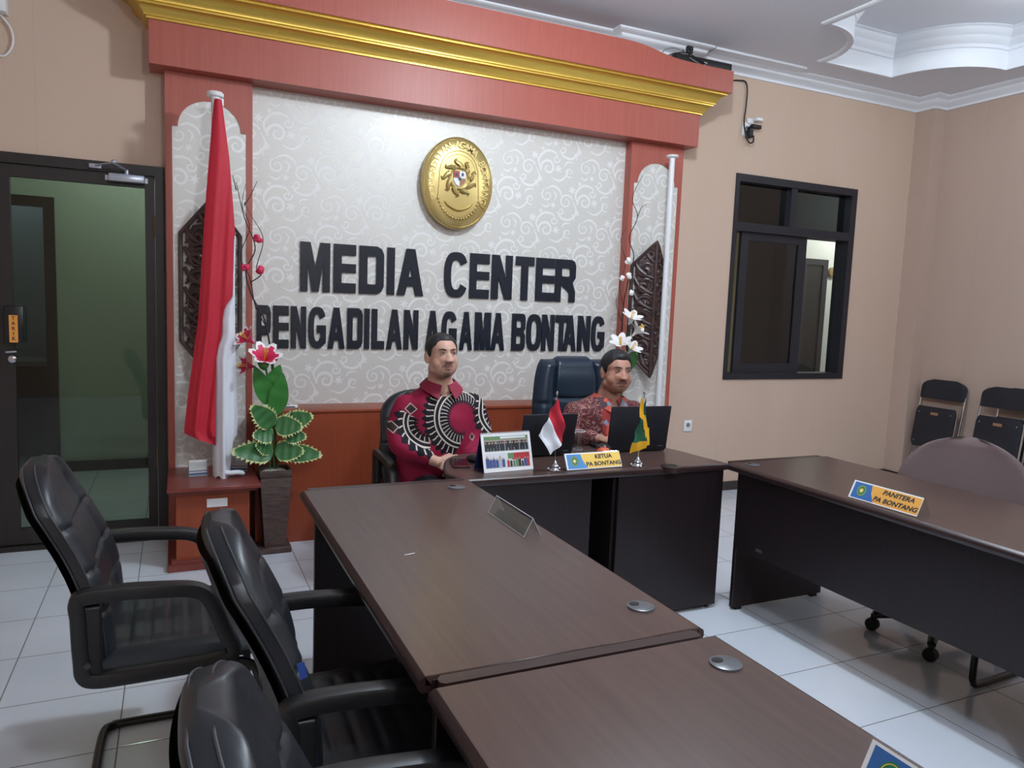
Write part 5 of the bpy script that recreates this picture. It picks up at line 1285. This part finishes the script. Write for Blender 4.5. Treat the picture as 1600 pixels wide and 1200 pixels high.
# phone, mouse
t = thing('smartphone', 'dark red smartphone lying on the left end of the middle desk', 'phone', (-1.452, .565, TZ), -.25)
b = MB(); b.box(-.040, .040, -.080, .080, .0005, .010, .003, 2); b.build('case', mat('dark_red_case', rgb(70, 28, 34), .4), t); b = MB(); b.box(-.036, .036, -.074, .074, .010, .0105); b.build('glass_face', mat('phone_glass', rgb(46, 20, 26), .12), t)
t = thing('computer_mouse', 'black computer mouse between the phone and the calendar', 'mouse', (-1.366, .60, TZ), .3)
b = MB(); b.ball((0, 0, .012), (.031, .052, .020), 20, 12); b.build('body', m_black, t); b = MB(); b.box(-.003, .003, -.035, -.018, .028, .034, .001, 1); b.build('wheel', m_grom, t)

# ================================================================== people
def attr_mat(name, rough=.5, sss=.0):
    m = mat(name, rough=rough, spec=.35); nt, bb = nodes(m); at = nt.nodes.new('ShaderNodeAttribute'); at.attribute_name = 'Col'; nt.links.new(at.outputs['Color'], bb.inputs['Base Color'])
    bump(nt, bb, noise_tex(nt, coords(nt), 900, 2), .06, .001); return m
def remesh(mb, voxel, smooth=4, dispf=None):
    bmesh.ops.recalc_face_normals(mb.bm, faces=mb.bm.faces[:])
    me = bpy.data.meshes.new('raw'); mb.bm.to_mesh(me); mb.bm.free(); o = bpy.data.objects.new('raw', me); COL.objects.link(o)
    r = o.modifiers.new('r', 'REMESH'); r.mode = 'VOXEL'; r.voxel_size = voxel; r.use_smooth_shade = True
    s_ = o.modifiers.new('s', 'SMOOTH'); s_.iterations = smooth; s_.factor = .5
    dg = bpy.context.evaluated_depsgraph_get(); out = bpy.data.meshes.new_from_object(o.evaluated_get(dg)); bpy.data.objects.remove(o)
    return out
def limb(b, pts, rad, seg=18):
    q = bez(pts, 6); n = len(q); rr_ = []
    for i in range(n):
        t = i/(n-1)*(len(pts)-1); k = min(int(t), len(pts)-2); f = t-k; rr_.append(rad[k]*(1-f)+rad[k+1]*f)
    b.tube(q, rr_, seg)
    b.ball(q[0], rr_[0], 14, 10); b.ball(q[-1], rr_[-1], 14, 10)
def torso(b, rings, grow=0.0, n=36):
    R_ = []
    for z, cx, cy, hw, hd in rings:
        R_.append([(cx+(hw+grow)*math.copysign(abs(math.cos(t))**.85, math.cos(t)), cy+(hd+grow)*math.copysign(abs(math.sin(t))**.9, math.sin(t)), z) for t in [2*PI*k/n for k in range(n)]])
    b.loft(R_)
def hand(b, w_, d, side, palm_n, flip=1):
    """w_ wrist, d finger direction, side towards the thumb, palm_n out of the back of the hand"""
    w_, d, s, nn = Vector(w_), Vector(d).normalized(), Vector(side).normalized(), Vector(palm_n).normalized()
    for k in range(6):
        f = k/5; b.ball(w_+d*(.015+.062*f), (.001+.030+.010*math.sin(f*2.4), .030, .014), 12, 8, Matrix((s, d, nn)).transposed().to_4x4())
    for k, (off, L, r) in enumerate(((.030, .066, .0085), (.010, .076, .0088), (-.011, .071, .0085), (-.031, .056, .0075))):
        p0 = w_+d*.078+s*off; curl = .35+.12*k; p1 = p0+(d-nn*curl*.5).normalized()*L*.45+s*off*.12; p2 = p1+(d-nn*curl*1.4).normalized()*L*.32; p3 = p2+(d-nn*curl*2.2).normalized()*L*.25
        b.tube([p0-d*.02, p0, p1, p2, p3], [r*1.1, r*1.05, r, r*.92, r*.75], 10); b.ball(p3, r*.78, 8, 6); b.ball(p1, r*1.06, 8, 6); b.ball(p2, r*.98, 8, 6)
    p0 = w_+d*.025+s*.028; p1 = p0+(d*.6+s*.9-nn*.3).normalized()*.036; p2 = p1+(d*.95+s*.25-nn*.3).normalized()*.028
    b.tube([p0-s*.012, p0, p1, p2], [.014, .013, .0105, .0085], 10); b.ball(p1, .0108, 8, 6); b.ball(p2, .0088, 8, 6)
def gauss(x, s): return math.exp(-(x/s)**2)

def person(P):
    cx, cy = P['org']; hc = Vector(P['head']); HM = Matrix.Translation(hc)@Matrix.Rotation(P['yaw'], 4, 'Z')@Matrix.Rotation(P['tilt'], 4, 'X')@Matrix.Rotation(P.get('lean', 0), 4, 'Y')@Matrix.Scale(P['hs'], 4)
    t = thing('person', P['label'], 'person', (cx, cy, 0))
    F0 = .010
    # ---- one continuous body
    b = MB(); Hm = lambda x, y, z: HM@Vector((x, y, z)); Rm = HM.to_3x3().normalized().to_4x4(); k_ = P['hs']
    b.ball(Hm(0, .012, .028), (.077*k_, .098*k_, .079*k_), 28, 20, Rm); b.ball(Hm(0, -.010, -.020), (.0705*k_, .084*k_, .075*k_), 28, 20, Rm)
    b.ball(Hm(0, -.018, -.060), (.060*k_*P['jaw'], .070*k_, .058*k_), 24, 16, Rm); b.ball(Hm(0, -.052, -.093), (.026*k_, .026*k_, .022*k_), 16, 10, Rm)
    for s in (-1, 1):
        b.ball(Hm(s*.042, -.036, -.040), (.030*k_, .040*k_, .036*k_), 16, 10, Rm); b.ball(Hm(s*.045*P['jaw'], -.005, -.066), (.028*k_, .040*k_, .030*k_), 16, 10, Rm)
        b.ball(Hm(s*.079, .016, -.006), (.008*k_, .020*k_, .033*k_), 14, 12, Rm@Matrix.Rotation(s*-.35, 4, 'Z')); b.ball(Hm(s*.078, .012, -.032), (.007*k_, .011*k_, .012*k_), 10, 8, Rm)
    nb = Vector(P['neck']); limb(b, [Hm(0, .022, -.045), (nb+hc)/2+Vector((0, .025, -.03)), nb+Vector((0, .01, -.03))], [.057*k_, .060, .075], 22)
    torso(b, P['torso'])
    for A in P['arms']:
        limb(b, A['pts'], [.052, .045, .034, .026]); hand(b, A['pts'][-1], A['d'], A['s'], A['n'])
    for L_ in P['legs']:
        limb(b, L_, [.085, .062, .045, .035]); q = Vector(L_[-1]); limb(b, [q+Vector((0, .03, -.04)), q+Vector((0, -.06, -.05)), q+Vector((0, -.15, -.06))], [.035, .034, .026])
    me = remesh(b, .0042, 5)
    Hi = HM.inverted(); skin, lip, stub, brow = P['skin'], P['lip'], P['stub'], P['browc']
    col = me.color_attributes.new('Col', 'FLOAT_COLOR', 'POINT')
    def mixv(a, c, f): return tuple(a[i]*(1-f)+c[i]*f for i in range(3))+(1,)
    for v in me.vertices:
        p = Hi@v.co; x, y, z = p; z -= F0; c = skin
        if abs(x) < .12 and abs(z) < .16 and abs(y) < .14:
            if y < .0:
                d = 0.0; fr = min(1, -y/.04)
                # nose
                if -.050 < z < .03:
                    tt = min(1, max(0, (.022-z)/.060)); d += (.004+.019*tt**1.3)*gauss(x, .0085+.0065*tt)*(1 if z > -.042 else max(0, 1-(-.042-z)/.006))
                d += .011*gauss(abs(x)-.0145, .0065)*gauss(z+.037, .008)
                d -= .010*gauss(abs(x)-.031, .015)*gauss(z-.002, .0105)          # sockets
                d += .0035*gauss(abs(x)-.030, .018)*gauss(z-.022, .007)          # brow ridge
                d += .0048*gauss(abs(x)-.031, .0125)*gauss(z-.001, .0065)         # lids
                d += .0025*gauss(abs(x)-.044, .018)*gauss(z+.030, .015)
                d += .0055*gauss(x, .021)*gauss(z+.0635, .0052)+.0065*gauss(x, .019)*gauss(z+.0755, .0055)-.0045*gauss(x, .025)*gauss(z+.0695, .0026)
                d -= .0035*gauss(x, .018)*gauss(z+.086, .006)-.003*gauss(x, .02)*gauss(z+.055, .008)*0
                d -= .0022*gauss(x, .004)*gauss(z+.056, .006)
                p = p+Vector((x*.12, -1, 0))*d*fr
                v.co = HM@p
                fl = max(0, 1-(abs(x)/.024)**2)
                if fl > 0 and -.084 < z < -.0575: c = mixv(skin, lip, .75*min(1, fl*2)*min(gauss(z+.0665, .011)*1.5, 1))
                if abs(z+.0695) < .0016 and abs(x) < .024: c = mixv(c, (.10, .04, .035), .6)
                m_ = gauss(z+.056+.006*(abs(x)/.02)**2-.002, .0052)*(1 if abs(x) < .034 else 0)*P['must']; c = mixv(c, stub, min(.85, m_))
                g_ = gauss(x, .022)*gauss(z+.113, .017)*1.2*P['goat']+.5*gauss(x, .007)*gauss(z+.084, .004)*P['goat']; c = mixv(c, stub, min(.85, g_))
                if abs(abs(x)-.0145) < .005 and abs(z+.046) < .0035: c = mixv(c, (.06, .03, .03), .6)
                c = mixv(c, (skin[0]*1.02, skin[1]*.84, skin[2]*.84), .35*gauss(abs(x)-.03, .02)*gauss(z+.03, .02))
            # stubble shade of the shaved sides of the hair
            if y > -.055 and abs(x) > .04 and z > -.02: c = mixv(c, P['hairc'], .35*min(1, max(0, (z+.0)/.03))*min(1, max(0, (y+.055)/.02)))
        col.data[v.index].color = c if len(c) == 4 else tuple(c)+(1,)
    me.transform(Matrix.Translation((-cx, -cy, 0))); me.materials.clear(); me.materials.append(attr_mat('skin', .48))
    o = bpy.data.objects.new('body', me); COL.objects.link(o); o.parent = t
    for p in me.polygons: p.use_smooth = True
    # ---- eyes
    mw, mi_, ml = mat('eye_white', rgb(205, 196, 192), .25), mat('dark_iris', rgb(34, 22, 18), .15), mat('lash_line', rgb(30, 20, 20), .6)
    for s in (-1, 1):
        b = MB(); yy = -.0785 if abs(P['hs']-1) < 2 else 0
        b.ball(Hm(s*.031, yy+P['eye'], .0005+F0), (.0125*k_, .0085*k_, .0050*k_), 18, 12, Rm); b.mi = 1; b.ball(Hm(s*.031+P['gaze'], yy+P['eye']-.0055, .0010+F0), (.0050*k_, .0036*k_, .0046*k_), 14, 10, Rm)
        b.mi = 2; b.tube([Hm(s*.031+dx, yy+P['eye']-.0072+.28*abs(dx)**1.0*abs(dx)*18, .0052-18*dx*dx+F0) for dx in (-.014, -.009, -.004, 0, .004, .009, .014)], [.0006, .0015, .0018, .0019, .0018, .0015, .0006], 6)
        b.mi = 0; b.wpart('eye', [mw, mi_, ml], t)
        b = MB(); q = [Hm(s*(.013+.036*f), -.0905+P['eye']*.8+.020*f**2.2, .0185+.006*math.sin(f*PI*.75)-.002*f+F0) for f in (0, .2, .4, .6, .8, 1)]
        b.tube(q, [.0022, .0032, .0034, .003, .0024, .0010], 8, flat=.9); b.wpart('eyebrow', P['m_hair'], t)
    # ---- hair cap
    b = MB()
    def hair(u, v):
        th = u*2*PI; sx_, sy_ = math.sin(th), -math.cos(th); ad = abs(math.degrees(th if th < PI else th-2*PI))
        tab = [(0, P['hl']), (28, P['hl']+.001), (38, P['hl']-.004), (50, .054), (61, .042), (70, .002), (80, -.018), (90, -.006), (100, .014), (112, .004), (124, -.034), (140, -.058), (180, -.072)]
        for (a0, z0_), (a1, z1_) in zip(tab, tab[1:]):
            if a0 <= ad <= a1: f_ = (ad-a0)/(a1-a0); f_ = f_*f_*(3-2*f_); zl = z0_+(z1_-z0_)*f_
        el0 = math.asin(max(-.95, min(.95, (zl-.028)/.083))); el = el0+(PI/2-el0)*v
        rise = min(1, v*2.2); side_k = .35+.65*max(0, math.sin(el))
        thick = .0022+P['hair_t']*rise*side_k+.004*P['quiff']*math.exp(-(ad/42)**2)*math.sin(PI*min(1, v*2.4))
        jag = 1+.010*math.sin(th*41)*(v < .05)
        rx_, ry_, rz_ = .0775+thick, .0985+thick, .0795+thick
        # follow the narrower lower skull
        low = max(0, -math.sin(el))
        return Hm(rx_*math.cos(el)*sx_*jag*(1+.03*low), .012+ry_*math.cos(el)*sy_*(1-.04*low), .028+rz_*math.sin(el)+.005*noise.noise(Vector((sx_*9, sy_*9, el*5)))*v)
    V_ = b.grid(hair, 88, 22, closed_u=True)
    inn = [b.bm.verts.new(Hm(*((HM.inverted()@p.co)*.93))) for p in V_[0]]
    b._fin([b.bm.faces.new((V_[0][k], V_[0][(k+1) % 88], inn[(k+1) % 88], inn[k])) for k in range(88)])
    b.wpart('hair', P['m_hair'], t)
    # ---- shirt
    b = MB(); torso(b, P['torso_s'], 0)
    for A in P['arms']:
        a = [Vector(p) for p in A['pts']]; end = a[-2].lerp(a[-1], .72) if A.get('long', True) else a[2]
        limb(b, [a[0], a[1], a[2], end], [.068, .062, .054, .041], 22)
    me = remesh(b, .0075, 16)
    zt = P['neck'][2]
    bm = bmesh.new(); bm.from_mesh(me); kill = []
    for v in bm.verts:
        n_ = noise.noise(v.co*11)*.006+noise.noise(Vector((v.co.x*22, v.co.y*22, v.co.z*9)))*.003
        v.co += v.normal*n_
        x = v.co.x-P['neck'][0]; up = v.co.z-(zt-P['vdeep'])
        if v.co.y < P['neck'][1]-.02 and up > 0 and abs(x-P.get('vshift', 0)) < .012+up*.62: kill.append(v)
        elif v.co.z > zt+.012 and math.hypot(x, v.co.y-P['neck'][1]) < .09: kill.append(v)
    bmesh.ops.delete(bm, geom=kill, context='VERTS'); bm.to_mesh(me); bm.free()
    me.transform(Matrix.Translation((-cx, -cy, 0))); me.materials.clear(); me.materials.append(P['m_shirt'])
    for p in me.polygons: p.use_smooth = True
    o = bpy.data.objects.new('shirt', me); COL.objects.link(o); o.parent = t
    # ---- collar: stand band and two pointed leaves
    b = MB(); nx, ny, nz = P['neck']; vs_ = P.get('vshift', 0)
    for s in (-1, 1):
        def col_(u, v, th=0):
            a = PI*.5-u*PI*.93          # from back to front
            rad = .072+.030*v+th; fx = math.cos(a)*s; fy = math.sin(a)
            drop = .028*v+.040*v*u**3; z = nz+.034-.034*u**1.6-drop+P['coll'](s)*u
            spread = .020*u**2*v
            return (nx+vs_*u+fx*rad*(1.0)+s*spread, ny+.012+fy*(rad*.95)-.018*u**2*v-.004, z)
        b.grid(lambda u, v: col_(u, v), 26, 8); b.grid(lambda u, v: col_(u, v, .003), 26, 8)
        b.grid(lambda u, v: (lambda p0: (p0[0], p0[1], p0[2]-.045*v))(col_(u, 0)), 26, 5)
    b.wpart('collar', P['m_collar'], t)
    # ---- trousers and shoes
    b = MB()
    for L_ in P['legs']: limb(b, L_[:-1]+[tuple(Vector(L_[-2]).lerp(Vector(L_[-1]), .9))], [.100, .078, .062, .055])
    z0, c1, c2, hw, hd = P['torso'][0]; torso(b, [(z0-.06, c1, c2, hw*.95, hd), (z0+.06, c1, c2, hw+.012, hd+.012), (z0+.14, c1, c2, hw+.008, hd+.008)])
    me = remesh(b, .012, 4); me.transform(Matrix.Translation((-cx, -cy, 0))); me.materials.clear(); me.materials.append(mat('black_trousers', rgb(24, 26, 32), .8)); o = bpy.data.objects.new('trousers', me); COL.objects.link(o); o.parent = t
    for p in me.polygons: p.use_smooth = True
    for L_ in P['legs']:
        q = Vector(L_[-1]); b = MB(); b.loft([[(q.x+w*math.cos(a_), q.y+.06-.24*f+ .0*math.sin(a_), max(.0, h_*(.5+.5*math.sin(a_)))) for a_ in [2*PI*k/16 for k in range(16)]] for f, w, h_ in ((0, .028, .07), (.12, .040, .10), (.4, .042, .09), (.7, .048, .065), (.9, .043, .05), (1.0, .02, .03))]); b.wpart('shoe', m_black, t)
    return t

m_hair = mat('black_hair', rgb(22, 22, 26), .55); nt_, b_ = nodes(m_hair); bump(nt_, b_, noise_tex(nt_, coords(nt_, (220, 220, 60)), 1, 3), .5, .003)
# crimson batik shirt -------------------------------------------------------
def batik_crimson(cx, cz):
    m = mat('crimson_batik', rough=.75, spec=.25); nt, bb = nodes(m); X, Y, Z = xyz(nt, coords(nt))
    base = mixc(nt, noise_tex(nt, coords(nt), 9, 3), rgb(150, 24, 62), rgb(120, 18, 50))
    col = base
    def ringband(u0, z0, r0, hwid, N, masks, ph=0.0):
        nonlocal col
        dx, dz = X-u0, Z-z0; r = (dx*dx+dz*dz).sqrt(); th = dz.atan2(dx)
        q = r-r0; tri = ((th*(N/(2*PI))+ph).mod(1.0)-.5).abs()*2.0
        inb = q.abs().lt((tri*.020+(hwid-.010)))
        wv = (q*105.0).sin()*.10
        ln = ((th*(N/(2*PI))+wv).mod(1.0)-.5).abs().lt(.10)
        ln = ln*q.abs().gt(.017)*q.abs().lt(hwid-.012)
        dbl = (q.abs()-.011).abs().lt(.0036)
        cream = ln.mx(dbl)
        mk = inb
        for mm in masks(dx, dz, th): mk = mk*mm
        band = mixc(nt, cream, rgb(22, 22, 30), rgb(206, 196, 184))
        col = mixc(nt, mk, col, band)
    ringband(cx, cz, .138, .064, 38, lambda dx, dz, th: [(dx-dz*.55).lt(.055)])
    ringband(cx-.175, cz-.025, .105, .050, 22, lambda dx, dz, th: [dx.lt(.005), (dz+dx*.6).lt(-.01)])
    ringband(cx+.245, cz+.02, .125, .045, 26, lambda dx, dz, th: [dx.lt(-.02)])
    for du, dz_, s in ((-.255, .045, .030), (-.265, .165, .028), (-.345, -.045, .030), (-.16, .175, .016), (.06, -.1, .02)):
        k = (X-(cx+du)).abs()*(1/s)+(Z-(cz+dz_)).abs()*(1/s)
        col = mixc(nt, k.lt(1.0), col, mixc(nt, k.gt(.78), rgb(58, 46, 50), rgb(190, 172, 160)))
    nt.links.new(col, bb.inputs['Base Color']); bump(nt, bb, noise_tex(nt, coords(nt), 500, 2), .15, .001); return m
def batik_brown():
    m = mat('brown_batik', rough=.7, spec=.3); nt, bb = nodes(m); v = coords(nt); X, Y, Z = xyz(nt, v)
    n1 = noise_tex(nt, v, 26, 2, .5, dist=1.6); k = (E(nt, n1)-.5).abs().lt(.030)
    col = mixc(nt, noise_tex(nt, v, 12, 2), rgb(96, 42, 44), rgb(66, 30, 34)); col = mixc(nt, k*.75, col, rgb(176, 128, 122))
    vo = nt.nodes.new('ShaderNodeTexVoronoi'); vo.inputs['Scale'].default_value = 22; nt.links.new(v, vo.inputs['Vector'])
    sp = nt.nodes.new('ShaderNodeSeparateColor'); nt.links.new(vo.outputs['Color'], sp.inputs[0])
    cc = ramp(nt, sp.outputs[0], [(0, rgb(196, 84, 66)), (.35, rgb(150, 50, 48)), (.6, rgb(120, 134, 152)), (.8, rgb(70, 52, 60)), (1, rgb(214, 206, 204))]); cc.node.color_ramp.interpolation = 'CONSTANT'
    strip = (X-.01).abs().lt(.088)*Y.lt(.02)
    nt.links.new(mixc(nt, strip, col, cc), bb.inputs['Base Color']); bump(nt, bb, noise_tex(nt, v, 500, 2), .15, .001); return m
m_b1 = batik_crimson(-1.318+1.40, .905); m_b2 = batik_brown()
C1 = (-1.40, 1.05)
person(dict(org=C1, label='person in a crimson batik shirt with a black swirl, seated behind the desk calendar', head=(-1.418, .955, 1.216), yaw=.06, tilt=-.07, hs=.965, jaw=1.10, neck=(-1.402, 1.005, 1.068),
    torso=[(.47, -1.40, 1.08, .16, .13), (.60, -1.40, 1.07, .185, .145), (.78, -1.40, 1.04, .18, .145), (.92, -1.40, 1.03, .175, .12), (1.00, -1.40, 1.03, .15, .09), (1.045, -1.402, 1.025, .09, .07)],
    torso_s=[(.50, -1.40, 1.08, .19, .155), (.62, -1.40, 1.06, .208, .170), (.78, -1.40, 1.04, .200, .165), (.90, -1.40, 1.03, .195, .140), (.97, -1.40, 1.03, .205, .118), (1.015, -1.40, 1.03, .160, .098), (1.045, -1.40, 1.027, .105, .085), (1.06, -1.40, 1.02, .085, .078)],
    arms=[dict(pts=[(-1.575, 1.03, .950), (-1.616, 1.01, .86), (-1.620, .955, .765), (-1.475, .815, .705)], d=(.85, -.35, -.25), s=(.3, .5, .9), n=(0, 0, 1)),
          dict(pts=[(-1.225, 1.03, .950), (-1.188, 1.0, .86), (-1.19, .95, .775), (-1.30, .87, .690)], d=(-.9, -.2, -.3), s=(-.3, .5, .9), n=(0, 0, 1))],
    legs=[[(-1.48, 1.02, .52), (-1.50, .72, .53), (-1.50, .62, .35), (-1.50, .62, .10)], [(-1.32, 1.02, .52), (-1.29, .72, .53), (-1.28, .62, .35), (-1.28, .62, .10)]],
    skin=rgb(198, 156, 138)[:3], lip=rgb(158, 98, 92)[:3], stub=rgb(64, 48, 46)[:3], browc=rgb(40, 30, 30)[:3], hairc=rgb(30, 28, 30)[:3], must=.75, goat=1.0, eye=.0, gaze=.001, hl=.080, hair_t=.010, quiff=1.2,
    m_hair=m_hair, m_shirt=m_b1, m_collar=mat('crimson_collar', rgb(132, 22, 54), .75), vdeep=.055, coll=lambda s: 0))
C2 = (-.405, 1.06)
person(dict(org=C2, label='person in a dark brown and orange batik shirt, seated behind the right laptop', head=(-.372, .972, 1.130), yaw=-.14, tilt=.0, lean=.03, hs=1.02, jaw=1.06, neck=(-.388, 1.02, .975),
    torso=[(.47, -.40, 1.12, .17, .13), (.60, -.40, 1.10, .19, .145), (.75, -.40, 1.07, .18, .145), (.86, -.40, 1.05, .175, .12), (.93, -.395, 1.04, .15, .09), (.97, -.39, 1.035, .09, .07)],
    torso_s=[(.50, -.40, 1.12, .195, .155), (.62, -.40, 1.09, .210, .170), (.75, -.40, 1.06, .205, .165), (.85, -.40, 1.05, .205, .142), (.91, -.40, 1.045, .225, .122), (.95, -.40, 1.04, .180, .100), (.975, -.39, 1.035, .115, .088), (.99, -.388, 1.03, .088, .080)],
    arms=[dict(pts=[(-.590, 1.04, .888), (-.640, 1.0, .82), (-.655, .94, .782), (-.56, .80, .785)], d=(.5, -.85, -.03), s=(.8, .45, .1), n=(0, 0, 1)),
          dict(pts=[(-.210, 1.04, .888), (-.170, 1.0, .82), (-.16, .94, .782), (-.29, .84, .785)], d=(-.6, -.75, -.03), s=(-.7, .6, .1), n=(0, 0, 1))],
    legs=[[(-.48, 1.05, .52), (-.50, .76, .53), (-.50, .68, .35), (-.50, .68, .10)], [(-.32, 1.05, .52), (-.30, .76, .53), (-.29, .68, .35), (-.29, .68, .10)]],
    skin=rgb(176, 130, 112)[:3], lip=rgb(140, 86, 80)[:3], stub=rgb(50, 38, 38)[:3], browc=rgb(36, 28, 28)[:3], hairc=rgb(30, 28, 30)[:3], must=1.0, goat=.6, eye=.0, gaze=.002, hl=.074, hair_t=.015, quiff=2.2,
    m_hair=m_hair, m_shirt=m_b2, m_collar=mat('orange_red_collar', rgb(176, 70, 56), .7), vdeep=.045, vshift=.0, coll=lambda s: 0))
